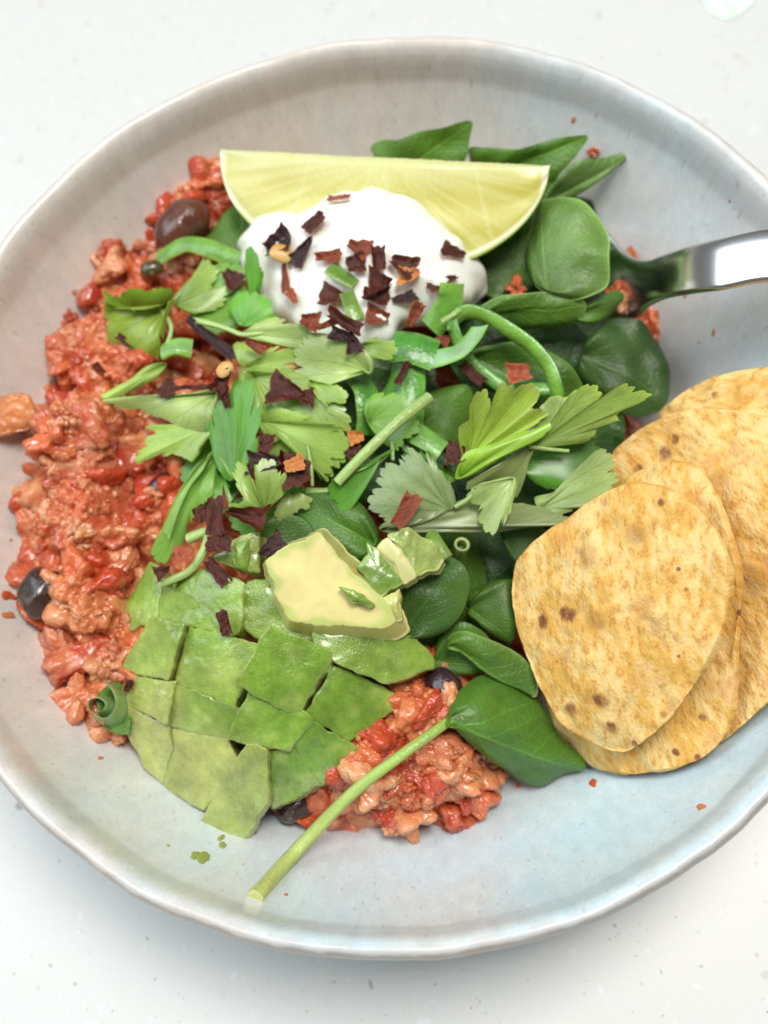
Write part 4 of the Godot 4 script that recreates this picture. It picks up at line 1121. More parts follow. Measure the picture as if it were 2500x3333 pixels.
	leaf("spinach_leaf", "green spinach leaf right of the small avocado cube", [V(-0.42,4.50,2.46),V(0.22,4.60,2.25),V(0.73,4.60,2.38),V(0.94,4.50,2.69),V(0.90,4.40,3.03),V(0.66,4.30,3.45),V(0.23,4.20,3.74),V(-0.27,4.20,3.79),V(-0.83,4.20,3.65),V(-0.74,4.30,3.09)], V(-0.72,4.20,3.62), {"tint": Color(0.085, 0.2, 0.035), "bulge": 0.2})
	leaf("spinach_leaf", "small folded spinach leaf right of centre beside the front chip", [V(0.77,3.40,3.29),V(1.18,3.60,2.90),V(1.60,3.60,2.81),V(1.85,3.50,2.94),V(1.75,3.40,3.59),V(1.55,3.20,4.06),V(1.13,3.30,3.85),V(0.88,3.30,3.55)], V(0.84,3.40,3.20), {"tint": md * 0.9, "bulge": 0.2})
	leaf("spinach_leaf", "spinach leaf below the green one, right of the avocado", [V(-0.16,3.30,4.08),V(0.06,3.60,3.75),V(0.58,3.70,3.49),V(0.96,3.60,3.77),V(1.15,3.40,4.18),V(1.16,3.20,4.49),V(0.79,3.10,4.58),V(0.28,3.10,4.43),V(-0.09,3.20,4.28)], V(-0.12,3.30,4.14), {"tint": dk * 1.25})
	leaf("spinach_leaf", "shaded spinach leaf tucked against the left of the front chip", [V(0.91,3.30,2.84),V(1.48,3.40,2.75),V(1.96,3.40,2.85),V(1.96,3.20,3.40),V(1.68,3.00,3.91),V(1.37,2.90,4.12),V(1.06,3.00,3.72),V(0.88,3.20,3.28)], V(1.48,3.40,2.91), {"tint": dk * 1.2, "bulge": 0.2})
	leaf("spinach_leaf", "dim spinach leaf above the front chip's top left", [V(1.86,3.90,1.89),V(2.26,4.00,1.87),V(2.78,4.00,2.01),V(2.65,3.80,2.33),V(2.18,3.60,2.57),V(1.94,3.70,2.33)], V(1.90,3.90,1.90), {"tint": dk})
	leaf("spinach_leaf", "bright edged spinach leaf folded into a keel beside the front chip", [V(0.20,3.90,3.93),V(0.61,4.10,3.81),V(1.03,4.00,4.07),V(1.45,3.80,4.53),V(1.78,3.50,4.97),V(1.70,3.20,5.29),V(1.27,3.40,4.82),V(0.85,3.60,4.35),V(0.42,3.70,4.12)], V(0.22,3.90,3.96), {"tint": md, "rim": edge, "bulge": 0.2, "hem": 0.016})
	leaf("spinach_leaf", "big spinach leaf with a long pale stalk reaching the front wall", [V(-0.10,4.00,5.60),V(-0.29,4.10,5.53),V(-0.15,4.05,5.39),V(0.05,3.85,5.05),V(0.40,3.60,4.78),V(0.83,3.40,4.62),V(1.23,3.20,4.62),V(1.52,3.10,4.84),V(1.68,3.00,5.19),V(1.91,2.80,5.66),V(2.05,2.60,6.17),V(2.37,2.30,6.62),V(2.43,2.20,6.82),V(2.29,2.08,6.92),V(1.85,1.90,6.92),V(1.31,1.64,6.86),V(0.86,1.60,6.56),V(0.61,2.20,6.30),V(0.47,2.60,5.97),V(0.33,3.20,5.76),V(0.13,3.70,5.64)], V(-0.22,4.08,5.50), {"tint": Color(0.12, 0.285, 0.035), "bulge": 0.3, "und": 0.1, "n": 110}, [[V(-4.55,4.70,7.99),V(-3.80,3.30,7.21),V(-2.40,4.00,6.46),V(-1.22,4.30,5.99),V(-0.49,4.22,5.69),V(-0.19,4.05,5.54),V(-0.02,3.85,5.47)], 0.18, 0.1, Color(0.48, 0.53, 0.18), Color(0.24, 0.42, 0.07)])
	leaf("spinach_leaf", "folded green leaf at the lower left against the avocado", [V(-7.18,3.86,3.65),V(-7.22,3.76,3.22),V(-7.12,3.00,2.73),V(-6.61,3.40,2.68),V(-6.49,3.40,3.03),V(-6.66,3.20,3.45),V(-6.71,3.50,4.08),V(-7.03,3.60,3.96)], V(-6.55,3.40,2.75), {"tint": dk * 1.5})
	strip("rolled onion green with a slit, lower left of the avocado", [V(-6.80,4.00,3.07),V(-6.64,4.10,3.36),V(-6.67,4.00,3.60),V(-6.84,3.90,3.79),V(-7.09,3.80,3.79),V(-7.31,3.80,3.63),V(-7.36,3.85,3.40),V(-7.22,3.90,3.26),V(-7.00,3.95,3.30),V(-6.86,3.95,3.47),V(-6.93,3.90,3.64),V(-7.10,3.85,3.66)], 0.55, 0.03, 1.45, 1.3, {"outer": Color(0.2, 0.36, 0.12), "inner": Color(0.26, 0.4, 0.17), "cup": 0.02})
	strip("onion green lying left of the cream under the lime", [V(-4.11,4.30,-6.50),V(-3.72,4.50,-6.52),V(-3.31,4.60,-6.50),V(-2.86,4.70,-6.18),V(-2.21,4.60,-5.68)], 0.42, 0.06, 0.2, -0.3, {"outer": Color(0.12, 0.3, 0.04), "inner": Color(0.26, 0.4, 0.06)})
	strip("upright onion green standing against the right of the cream", [V(2.21,5.50,-3.30),V(2.09,5.30,-3.07),V(1.83,5.00,-2.90),V(1.53,4.80,-2.75)], 0.58, 0.05, 0.5, 0.2, {"outer": Color(0.16, 0.38, 0.05), "inner": Color(0.24, 0.45, 0.08)})
	strip("flat rectangular onion green below the cream", [V(0.59,5.10,-2.44),V(0.97,5.20,-2.28),V(1.48,5.10,-1.97)], 0.75, 0.05, 0.1, 0.1, {"outer": Color(0.07, 0.25, 0.035), "inner": Color(0.15, 0.38, 0.06)})
	strip("short pale curl of onion green right of the flat piece", [V(2.54,5.30,-2.22),V(2.29,5.35,-1.95),V(1.91,5.30,-1.74),V(1.39,5.10,-1.82)], 0.5, 0.06, -0.7, -0.3, {"outer": Color(0.3, 0.48, 0.24), "inner": Color(0.17, 0.42, 0.05), "cup": -0.1})
	strip("long looping green strip right of centre", [V(1.98,5.00,-2.45),V(2.09,5.10,-2.66),V(2.36,5.15,-2.72),V(2.72,5.15,-2.51),V(3.11,5.10,-2.08),V(3.50,5.00,-1.62),V(3.71,4.90,-1.16),V(3.75,4.80,-0.75),V(3.74,4.60,-0.51)], 0.36, 0.09, -1.1, -0.8, {"outer": Color(0.17, 0.36, 0.05), "inner": Color(0.1, 0.3, 0.04)})
	strip("green strip running inside the long loop", [V(1.98,5.10,-2.63),V(1.99,5.00,-2.28),V(2.12,4.80,-1.83),V(2.43,4.65,-1.42),V(2.74,4.60,-1.07),V(3.11,4.60,-0.91),V(3.74,4.60,-0.77)], 0.3, 0.08, -0.9, 0.1, {"outer": Color(0.13, 0.33, 0.06), "inner": Color(0.09, 0.26, 0.04)})
	strip("broad upright onion green in the middle left of the cilantro stem", [V(-0.50,4.60,-2.43),V(-0.27,4.75,-2.12),V(-0.13,4.80,-1.60),V(-0.19,4.70,-1.15),V(-0.32,4.50,-0.77)], 0.6, 0.05, 0.5, 0.5, {"outer": Color(0.08, 0.27, 0.035), "inner": Color(0.2, 0.42, 0.06)})
	strip("second upright onion green beside it, under a dark flake", [V(0.74,4.80,-2.10),V(0.50,4.75,-1.67),V(0.20,4.60,-1.32),V(0.02,4.40,-0.95)], 0.55, 0.05, -0.4, -0.4, {"outer": Color(0.1, 0.3, 0.04), "inner": Color(0.2, 0.42, 0.07)})
	strip("straight onion green with a lit left edge in the centre", [V(0.97,4.90,-1.98),V(0.83,4.90,-1.40),V(0.66,4.80,-0.93),V(0.54,4.60,-0.39),V(0.89,4.50,-0.06)], 0.55, 0.05, 0.15, 0.3, {"outer": Color(0.1, 0.31, 0.04), "inner": Color(0.18, 0.4, 0.06)})
	strip("pale crushed onion green in front of the straight one", [V(0.53,4.80,-0.58),V(0.76,4.90,-0.28),V(1.12,4.85,0.10)], 0.5, 0.07, 0.1, 0.3, {"outer": Color(0.17, 0.36, 0.07), "inner": Color(0.25, 0.45, 0.1)})
	strip("small wedge of onion green under the upper left cilantro", [V(-4.31,4.90,-3.77),V(-3.97,5.00,-3.77),V(-3.64,4.90,-3.67)], 0.5, 0.14, 0.5, 0.3, {"outer": Color(0.2, 0.42, 0.11), "inner": Color(0.2, 0.43, 0.04)})
	strip("green snippet on the front of the cream", [V(-0.25,5.57,-4.40),V(-0.09,5.60,-4.16),V(0.20,5.56,-3.86)], 0.42, 0.04, 0.3, 0.6, {"outer": Color(0.13, 0.27, 0.04), "inner": Color(0.22, 0.36, 0.08)})
	strip("green snippet hanging from the cream onto the cilantro", [V(-0.05,5.70,-3.62),V(-0.02,5.50,-3.38),V(0.03,5.40,-3.07)], 0.36, 0.04, 0.2, 0.2, {"outer": Color(0.17, 0.32, 0.06), "inner": Color(0.25, 0.4, 0.1)})
	var e1 := MB.new()
	tube(e1, [V(0.77,3.90,2.33),V(0.86,4.20,2.24),V(0.98,4.70,2.18)], 0.15, 0.17, {"hollow": 0.7, "c0": Color(0.16, 0.3, 0.05), "c1": Color(0.10, 0.17, 0.03), "end": Color(0.42, 0.47, 0.2), "n": 20, "s": 20})
	solo("stalk_end", e1, M["stalk"], "cut hollow stalk end facing up below the right cilantro", "green stalk", "cut stalk ends")
	var e2 := MB.new()
	tube(e2, [V(0.42,4.70,1.87),V(0.48,4.85,2.14),V(0.59,4.80,2.44)], 0.16, 0.15, {"hollow": 0.5, "c0": Color(0.14, 0.3, 0.04), "c1": Color(0.22, 0.3, 0.08), "end": Color(0.48, 0.44, 0.24), "n": 20, "s": 20})
	solo("stalk_end", e2, M["stalk"], "cut stalk end poking out beside the small avocado cube", "green stalk", "cut stalk ends")

func herbs() -> void:
	var lt := Color(0.37, 0.54, 0.115)
	var pl := Color(0.42, 0.55, 0.185)
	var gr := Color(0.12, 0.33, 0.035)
	var md := Color(0.22, 0.42, 0.07)
	var yl := Color(0.40, 0.56, 0.075)
	var st := Color(0.36, 0.5, 0.16)
	leaf("cilantro_leaf", "pale cilantro leaf with its stem at the front edge of the cream", [V(-2.53,5.20,-3.52),V(-2.26,5.35,-3.57),V(-1.87,5.50,-3.58),V(-1.36,5.55,-3.31),V(-0.82,5.50,-3.01),V(-0.59,5.40,-2.70),V(-1.17,5.30,-2.68),V(-1.54,5.25,-2.93),V(-2.06,5.20,-3.16)], V(-2.51,5.20,-3.53), {"tint": pl, "bulge": 0.12}, [[V(-3.52,4.90,-4.33),V(-3.16,5.10,-4.04),V(-2.78,5.20,-3.74),V(-2.46,5.22,-3.49),V(-1.95,5.30,-3.36)], 0.08, 0.05, pl, pl])
	leaf("cilantro_leaf", "wet pale cilantro leaf in front of the cream with a white glint", [V(-1.23,5.45,-2.79),V(-0.66,5.55,-2.75),V(-0.11,5.60,-2.46),V(0.15,5.50,-2.13),V(0.03,5.30,-1.78),V(-0.26,5.30,-1.98),V(-0.78,5.20,-1.97),V(-1.12,5.10,-1.84),V(-1.47,5.10,-2.10),V(-1.52,5.20,-2.41)], V(0.02,5.20,-1.89), {"tint": pl, "bulge": 0.15})
	leaf("cilantro_leaf", "small scalloped cilantro leaf just below the cream's drip", [V(-0.04,5.60,-2.35),V(0.18,5.70,-2.38),V(0.60,5.70,-2.23),V(0.59,5.60,-2.01),V(0.33,5.50,-1.91),V(0.05,5.50,-2.10)], V(-0.04,5.50,-2.38), {"tint": lt, "teeth": 0.06})
	leaf("cilantro_leaf", "bright cilantro leaf left of the wet one, upper middle", [V(-2.77,5.10,-3.35),V(-2.45,5.20,-3.27),V(-2.25,5.20,-2.98),V(-1.84,5.30,-2.93),V(-1.45,5.30,-2.82),V(-1.30,5.20,-2.63),V(-1.75,5.10,-2.49),V(-2.32,5.00,-2.56),V(-2.63,5.00,-2.81)], V(-2.60,4.90,-2.83), {"tint": lt})
	leaf("cilantro_leaf", "large veined cilantro leaf in the middle under the biggest dark flake", [V(-2.69,5.00,-2.78),V(-2.09,5.10,-2.60),V(-1.48,5.15,-2.31),V(-0.97,5.15,-2.04),V(-0.69,5.10,-1.61),V(-0.67,5.05,-1.10),V(-0.83,4.95,-0.61),V(-1.04,4.85,-0.27),V(-1.26,4.75,-0.02),V(-1.57,4.70,-0.12),V(-1.72,4.70,-0.38),V(-1.92,4.75,-0.71),V(-2.37,4.70,-0.80),V(-2.60,4.75,-1.12),V(-2.66,4.90,-1.74),V(-2.74,4.95,-2.30)], V(-2.43,4.95,-2.56), {"tint": lt * 0.95, "bulge": 0.15, "und": 0.14})
	leaf("cilantro_leaf", "cilantro leaflet crossing the large veined leaf", [V(-2.50,5.05,-1.62),V(-2.07,5.20,-1.60),V(-1.67,5.20,-1.33),V(-1.29,5.15,-1.03),V(-0.78,5.00,-0.68),V(-1.04,4.90,-0.25),V(-1.54,4.80,-0.10),V(-1.71,4.90,-0.43),V(-1.98,5.00,-0.95),V(-2.49,4.95,-1.00)], V(-2.51,5.00,-1.48), {"tint": lt})
	leaf("cilantro_leaf", "long smooth cilantro leaf pointing left over the mince", [V(-5.83,4.70,-3.01),V(-5.40,4.85,-2.93),V(-4.89,4.95,-2.69),V(-4.38,5.05,-2.54),V(-3.81,5.10,-2.47),V(-3.18,5.15,-2.35),V(-3.36,5.10,-1.84),V(-3.64,5.00,-1.57),V(-4.12,4.95,-1.78),V(-4.58,4.90,-2.15),V(-5.06,4.80,-2.54),V(-5.47,4.70,-2.77)], V(-3.25,5.10,-2.31), {"tint": pl * 0.95, "teeth": 0.03, "bulge": 0.2})
	leaf("cilantro_leaf", "toothed cilantro leaf below the long smooth one on the left", [V(-3.42,5.05,-1.88),V(-3.68,4.90,-1.46),V(-4.15,4.70,-1.09),V(-4.47,4.65,-1.39),V(-4.90,4.55,-1.46),V(-5.36,4.50,-1.52),V(-5.33,4.50,-1.74),V(-5.03,4.55,-1.75),V(-5.08,4.60,-1.97),V(-4.78,4.65,-1.98),V(-4.95,4.65,-2.22),V(-4.40,4.75,-1.94),V(-4.00,4.90,-1.99)], V(-3.53,4.95,-1.67), {"tint": lt * 1.02, "teeth": 0.06})
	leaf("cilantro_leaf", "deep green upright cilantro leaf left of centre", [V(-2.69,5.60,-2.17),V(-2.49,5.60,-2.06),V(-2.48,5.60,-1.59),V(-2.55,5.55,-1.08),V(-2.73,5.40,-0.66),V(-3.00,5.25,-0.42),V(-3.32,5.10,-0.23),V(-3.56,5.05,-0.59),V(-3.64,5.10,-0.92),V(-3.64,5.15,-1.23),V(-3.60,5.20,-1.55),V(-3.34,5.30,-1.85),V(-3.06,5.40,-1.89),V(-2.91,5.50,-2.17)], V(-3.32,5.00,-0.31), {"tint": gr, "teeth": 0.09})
	leaf("cilantro_leaf", "small two-lobed cilantro leaf in the centre left", [V(-3.17,5.40,-0.40),V(-2.95,5.50,-0.31),V(-2.87,5.50,-0.07),V(-2.70,5.55,-0.27),V(-2.35,5.50,-0.25),V(-2.26,5.40,0.00),V(-2.31,5.20,0.34),V(-2.58,5.20,0.43),V(-2.79,5.10,0.65),V(-3.11,5.10,0.48),V(-3.39,5.10,0.27),V(-3.18,5.20,0.21)], V(-2.80,5.00,0.58), {"tint": lt * 0.92, "teeth": 0.07})
	leaf("cilantro_leaf", "small pale cilantro leaf tip right of the two-lobed leaf", [V(-2.65,4.90,0.50),V(-2.43,4.95,0.31),V(-2.10,4.95,0.29),V(-1.87,4.90,0.44),V(-1.99,4.85,0.66),V(-2.31,4.80,0.69),V(-2.59,4.80,0.75)], V(-2.14,4.90,0.21), {"tint": pl * 0.85, "teeth": 0.06})
	leaf("cilantro_leaf", "long folded cilantro leaf hanging left beside the mince", [V(-3.44,4.95,-1.20),V(-3.76,4.90,-1.04),V(-4.07,4.80,-0.83),V(-4.40,4.70,-0.58),V(-4.84,4.50,-0.20),V(-5.17,4.35,0.15),V(-5.52,4.20,0.49),V(-5.26,4.20,0.74),V(-4.81,4.40,0.50),V(-4.50,4.55,0.21),V(-4.20,4.70,0.04),V(-3.84,4.80,-0.06),V(-3.67,4.85,-0.32),V(-3.64,4.90,-0.73)], V(-3.53,4.90,-1.03), {"tint": md, "teeth": 0.05, "bulge": 0.15})
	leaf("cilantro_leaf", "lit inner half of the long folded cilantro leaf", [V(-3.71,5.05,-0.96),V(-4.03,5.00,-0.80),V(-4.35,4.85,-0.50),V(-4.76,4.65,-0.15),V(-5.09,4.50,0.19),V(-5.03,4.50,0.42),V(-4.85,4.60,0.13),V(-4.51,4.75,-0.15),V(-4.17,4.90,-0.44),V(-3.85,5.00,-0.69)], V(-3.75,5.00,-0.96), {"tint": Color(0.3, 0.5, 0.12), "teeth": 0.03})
	leaf("cilantro_leaf", "narrow curled cilantro leaf over the mince at the upper left", [V(-6.24,4.50,-3.04),V(-5.85,4.60,-3.24),V(-5.20,4.75,-3.36),V(-4.67,4.90,-3.49),V(-4.25,4.95,-3.40),V(-4.47,4.85,-3.20),V(-4.99,4.70,-3.14),V(-5.45,4.60,-3.07),V(-5.86,4.50,-3.01)], V(-4.26,4.90,-3.41), {"tint": lt, "teeth": 0.05})
	leaf("cilantro_leaf", "back lip of the cupped cilantro leaf at the upper left", [V(-5.25,5.10,-5.60),V(-5.22,5.00,-5.31),V(-5.12,5.00,-5.43),V(-4.74,5.00,-5.47),V(-4.29,5.00,-5.30),V(-3.86,4.90,-5.14),V(-3.91,4.60,-5.11),V(-4.26,4.40,-5.14),V(-4.78,4.40,-5.28),V(-5.18,4.50,-5.28),V(-5.37,4.70,-5.28)], V(-4.74,4.35,-5.27), {"tint": Color(0.28, 0.47, 0.05), "teeth": 0.03})
	leaf("cilantro_leaf", "front of the cupped bright cilantro leaf at the upper left", [V(-5.31,4.90,-5.12),V(-4.90,5.15,-4.89),V(-4.49,5.20,-4.70),V(-4.08,5.15,-4.72),V(-3.81,5.00,-4.88),V(-4.02,4.95,-4.46),V(-4.18,4.85,-4.14),V(-4.40,4.70,-3.87),V(-4.90,4.50,-3.69),V(-4.95,4.55,-3.98),V(-5.18,4.50,-4.13),V(-5.37,4.50,-4.42),V(-5.48,4.60,-4.73),V(-5.28,4.75,-4.86)], V(-3.90,4.90,-4.88), {"tint": yl * 0.8, "bulge": 0.28, "teeth": 0.07})
	leaf("cilantro_leaf", "pale cilantro leaf behind the cupped one near the brown bean", [V(-3.83,4.80,-5.15),V(-3.30,4.90,-5.56),V(-3.04,4.90,-5.79),V(-2.76,4.90,-5.59),V(-2.96,4.90,-5.09),V(-2.49,4.90,-5.02),V(-2.79,4.80,-4.68),V(-3.37,4.70,-4.54),V(-3.80,4.70,-4.84)], V(-3.84,4.70,-4.91), {"tint": lt * 0.85, "teeth": 0.05})
	leaf("cilantro_leaf", "green cilantro leaf tucked at the lower left of the cream", [V(-2.68,5.00,-4.47),V(-2.20,5.20,-4.58),V(-1.97,5.20,-4.40),V(-1.69,5.10,-4.07),V(-1.86,5.00,-3.82),V(-2.29,5.00,-3.77),V(-2.63,4.90,-4.03)], V(-2.45,4.90,-3.87), {"tint": gr * 1.3, "teeth": 0.05})
	leaf("cilantro_leaf", "slim green cilantro leaf standing on the left flank of the cream", [V(-2.19,5.00,-4.82),V(-2.08,5.30,-5.21),V(-1.86,5.40,-5.44),V(-1.73,5.40,-5.05),V(-1.87,5.20,-4.66),V(-2.06,5.00,-4.54)], V(-2.11,5.00,-4.55), {"tint": gr * 1.2, "teeth": 0.03})
	leaf("cilantro_leaf", "green cilantro leaf with a hole behind the left of the cream", [V(-2.97,4.70,-5.58),V(-2.60,4.80,-5.67),V(-2.22,4.80,-5.43),V(-2.24,4.70,-4.88),V(-2.62,4.60,-4.68),V(-3.00,4.60,-4.91)], V(-2.99,4.60,-4.97), {"tint": md * 0.9, "teeth": 0.04})
	leaf("cilantro_leaf", "yellow-green three-lobed cilantro leaf right of centre", [V(1.51,5.10,0.52),V(1.46,5.30,0.16),V(1.53,5.50,-0.08),V(1.74,5.70,-0.09),V(1.83,5.85,-0.37),V(2.15,6.00,-0.45),V(2.26,5.90,-0.23),V(2.43,6.05,-0.42),V(2.70,6.05,-0.37),V(3.06,6.00,-0.33),V(3.18,5.90,-0.04),V(3.06,5.80,0.13),V(3.20,5.60,0.26),V(2.80,5.50,0.46),V(2.31,5.30,0.50),V(1.87,5.20,0.50)], V(1.56,5.05,0.51), {"tint": yl, "rim": Color(0.46, 0.52, 0.13), "teeth": 0.055, "bulge": -0.06})
	leaf("cilantro_leaf", "folded lower lip of the yellow-green cilantro leaf", [V(1.25,5.00,0.76),V(1.54,5.15,0.44),V(1.97,5.30,0.46),V(2.46,5.45,0.47),V(3.26,5.60,0.40),V(3.00,5.50,0.64),V(2.50,5.35,0.71),V(1.98,5.20,0.82),V(1.56,5.05,0.91),V(1.24,4.95,0.89)], V(1.31,4.95,0.83), {"tint": Color(0.31, 0.52, 0.05), "teeth": 0.02, "bulge": 0.12})
	leaf("cilantro_leaf", "pointed cilantro leaf reaching right toward the chips", [V(3.01,5.30,0.37),V(3.16,5.50,0.07),V(3.49,5.60,-0.10),V(3.76,5.70,0.04),V(3.94,5.75,-0.09),V(4.30,5.75,-0.06),V(4.54,5.70,0.12),V(4.87,5.70,0.06),V(5.37,5.60,0.28),V(5.12,5.50,0.45),V(4.72,5.40,0.51),V(4.61,5.30,0.66),V(4.27,5.30,0.58),V(4.14,5.20,0.79),V(3.90,5.10,0.87),V(3.62,5.10,0.77),V(2.99,5.00,0.72),V(2.79,5.10,0.55)], V(2.91,5.00,0.59), {"tint": Color(0.28, 0.4, 0.09), "rim": Color(0.4, 0.54, 0.1), "teeth": 0.055})
	leaf("cilantro_leaf", "greyish folded cilantro leaf below the yellow-green one", [V(2.99,5.00,0.45),V(2.85,4.90,0.80),V(2.61,4.80,1.07),V(2.38,4.50,1.48),V(2.21,4.60,1.26),V(1.91,4.80,1.07),V(1.41,4.90,1.10),V(1.32,4.95,0.97),V(1.75,5.00,0.92),V(2.23,5.05,0.80),V(2.69,5.05,0.55)], V(2.96,5.00,0.47), {"tint": Color(0.24, 0.3, 0.11), "teeth": 0.04})
	leaf("cilantro_leaf", "serrated cilantro leaf lying against the top of the chips", [V(4.19,4.90,0.88),V(4.39,4.95,1.23),V(4.35,4.95,1.57),V(4.16,4.95,1.80),V(3.96,4.90,2.16),V(3.47,4.70,2.05),V(2.95,4.60,2.01),V(2.66,4.60,1.53),V(3.07,4.70,1.54),V(3.53,4.80,1.47),V(3.88,4.85,1.27),V(4.05,4.85,1.05)], V(2.71,4.50,1.80), {"tint": pl * 0.82, "teeth": 0.07})
	leaf("cilantro_leaf", "pale underside of a cilantro leaf along the lower edge of the greens", [V(-0.60,4.90,1.46),V(-0.15,4.95,1.44),V(0.30,5.00,1.63),V(0.83,4.90,1.43),V(1.36,4.85,1.28),V(1.79,4.80,1.54),V(2.49,4.70,1.69),V(2.92,4.65,1.91),V(3.49,4.60,2.33),V(2.98,4.50,2.24),V(2.37,4.50,2.12),V(1.64,4.60,2.08),V(0.94,4.65,1.94),V(0.24,4.70,1.78),V(-0.22,4.75,1.69)], V(-0.56,4.85,1.48), {"tint": Color(0.3, 0.36, 0.16), "teeth": 0.015, "bulge": 0.15})
	leaf("cilantro_leaf", "broad veined cilantro leaf below centre with a red flake on it", [V(1.03,5.00,1.44),V(1.05,5.15,1.00),V(0.85,5.30,0.64),V(0.66,5.40,0.35),V(0.45,5.40,0.20),V(0.33,5.35,0.36),V(0.13,5.35,0.28),V(-0.10,5.30,0.33),V(-0.25,5.25,0.51),V(-0.48,5.15,0.64),V(-0.60,5.05,0.92),V(-0.58,4.95,1.20),V(-0.43,4.90,1.48),V(-0.10,4.90,1.65),V(0.30,4.95,1.61),V(0.66,5.00,1.44)], V(0.92,4.95,1.49), {"tint": Color(0.28, 0.37, 0.16), "teeth": 0.09, "bulge": 0.1})
	leaf("cilantro_leaf", "small serrated cilantro leaf hanging below the folded ones", [V(1.44,5.30,1.29),V(1.77,5.40,1.24),V(2.33,5.40,1.29),V(2.18,5.30,1.72),V(1.93,5.20,2.00),V(1.65,5.10,2.24),V(1.47,5.10,1.99),V(1.40,5.15,1.80),V(1.50,5.20,1.61),V(1.35,5.25,1.43)], V(2.27,5.30,1.29), {"tint": pl * 0.95, "teeth": 0.06})
	leaf("cilantro_leaf", "green cilantro leaf on the end of the bare diagonal stem", [V(-1.25,5.30,0.36),V(-0.85,5.30,0.37),V(-0.30,5.25,0.10),V(0.07,5.20,-0.04),V(-0.35,5.00,0.20),V(-0.87,4.95,0.52),V(-1.04,4.90,0.82),V(-1.21,4.90,1.01),V(-1.37,5.00,0.77),V(-1.37,5.15,0.51)], V(-0.14,5.20,0.01), {"tint": gr * 1.05, "teeth": 0.05, "bulge": 0.1}, [[V(1.09,5.40,-0.89),V(0.66,5.50,-0.65),V(0.24,5.55,-0.41),V(-0.39,5.50,-0.04),V(-0.85,5.40,0.22),V(-1.21,5.30,0.43)], 0.135, 0.11, Color(0.32, 0.46, 0.14), Color(0.36, 0.5, 0.16)])
	leaf("cilantro_leaf", "cilantro scrap with a forked stem on the left of the avocado", [V(-4.90,4.90,1.45),V(-4.72,5.00,1.40),V(-4.93,4.90,1.57),V(-5.00,4.80,1.70),V(-5.08,4.80,1.60),V(-5.28,4.80,1.46),V(-5.11,4.85,1.43)], V(-4.86,4.90,1.46), {"tint": md, "teeth": 0.02}, [[V(-3.98,5.30,0.79),V(-4.12,5.25,1.07),V(-4.38,5.15,1.33),V(-4.69,5.00,1.46),V(-5.22,4.85,1.49)], 0.11, 0.08, st, st])
	var s2 := MB.new()
	tube(s2, [V(-4.49,4.95,0.71),V(-4.25,5.05,0.71),V(-4.01,5.10,0.70)], 0.12, 0.1, {"c0": st, "c1": st, "n": 16})
	solo("herb_stem", s2, M["stalk"], "short pale stem piece left of the dark flakes on the avocado", "herb stem")
	var s3 := MB.new()
	tube(s3, [V(-1.89,4.70,0.23),V(-1.60,4.75,0.34),V(-1.17,4.70,0.40)], 0.1, 0.09, {"c0": st * 0.8, "c1": st * 0.8, "n": 16})
	solo("herb_stem", s3, M["stalk"], "short green stem lying below the small pale cilantro tip", "herb stem")

	var bits := [
		["thin cilantro stem crossing behind the diagonal stem", [V(0.13,4.80,-0.85),V(0.11,4.90,-0.38),V(0.02,5.00,0.13)], 0.05],
		["fine stem under the large veined leaf pointing down", [V(-1.65,5.00,-0.64),V(-1.68,4.90,-0.20),V(-1.75,4.80,0.17)], 0.045],
		["fine arched stem between the small hanging leaf and the broad veined leaf", [V(1.02,5.10,1.50),V(1.34,5.20,1.41),V(1.47,5.25,1.26)], 0.05],
		["thin stem from the cupped leaf to the wedge of onion green", [V(-4.16,5.00,-4.77),V(-3.99,5.00,-4.24),V(-4.18,4.90,-3.88)], 0.06],
		["thin stem on the mince left of the deep green leaf", [V(-3.91,4.95,-1.27),V(-3.65,5.10,-1.41),V(-3.35,5.15,-1.59)], 0.05],
		["pale stem tip between the cream and the pepper-green curl", [V(1.77,5.20,-2.63),V(2.05,5.25,-2.70),V(2.29,5.20,-2.84)], 0.07],
		["fine stem below the pointed right-hand cilantro leaf", [V(2.83,5.05,0.59),V(3.19,5.00,0.72),V(3.61,4.90,0.84)], 0.05],
	]
	for q in bits:
		var b := MB.new()
		tube(b, q[1], q[2], q[2] * 0.8, {"c0": st * 0.85, "c1": st, "n": 18, "s": 8})
		solo("herb_stem", b, M["stalk"], q[0], "herb stem")
	leaf("cilantro_leaf", "tiny torn cilantro piece right of the largest dark flake", [V(-1.26,5.30,-2.01),V(-0.98,5.40,-1.82),V(-0.63,5.40,-1.59),V(-0.60,5.30,-1.32),V(-0.91,5.20,-1.37),V(-1.15,5.25,-1.61)], V(-1.24,5.30,-1.97), {"tint": lt, "teeth": 0.05})
	leaf("cilantro_leaf", "torn green cilantro piece beneath the two-lobed leaf", [V(-3.58,4.85,-0.68),V(-3.41,4.85,-0.25),V(-3.45,4.80,0.15),V(-3.74,4.70,0.25),V(-3.81,4.75,-0.13),V(-3.72,4.80,-0.52)], V(-3.56,4.85,-0.65), {"tint": gr, "teeth": 0.04})
	leaf("cilantro_leaf", "dark green torn cilantro piece under the broad veined leaf's tip", [V(0.34,5.00,0.06),V(0.74,5.10,0.26),V(0.84,5.00,0.62),V(1.12,4.90,1.08),V(0.89,4.80,1.19),V(0.61,4.85,0.71),V(0.36,4.95,0.36)], V(1.09,4.80,1.19), {"tint": gr * 0.9, "teeth": 0.03})
	leaf("cilantro_leaf", "torn cilantro piece at the foot of the straight onion green", [V(0.70,4.70,-0.08),V(0.95,4.80,0.14),V(1.07,4.80,0.49),V(1.26,4.70,0.72),V(0.98,4.60,0.82),V(0.77,4.65,0.46)], V(0.74,4.70,-0.02), {"tint": md, "teeth": 0.04})

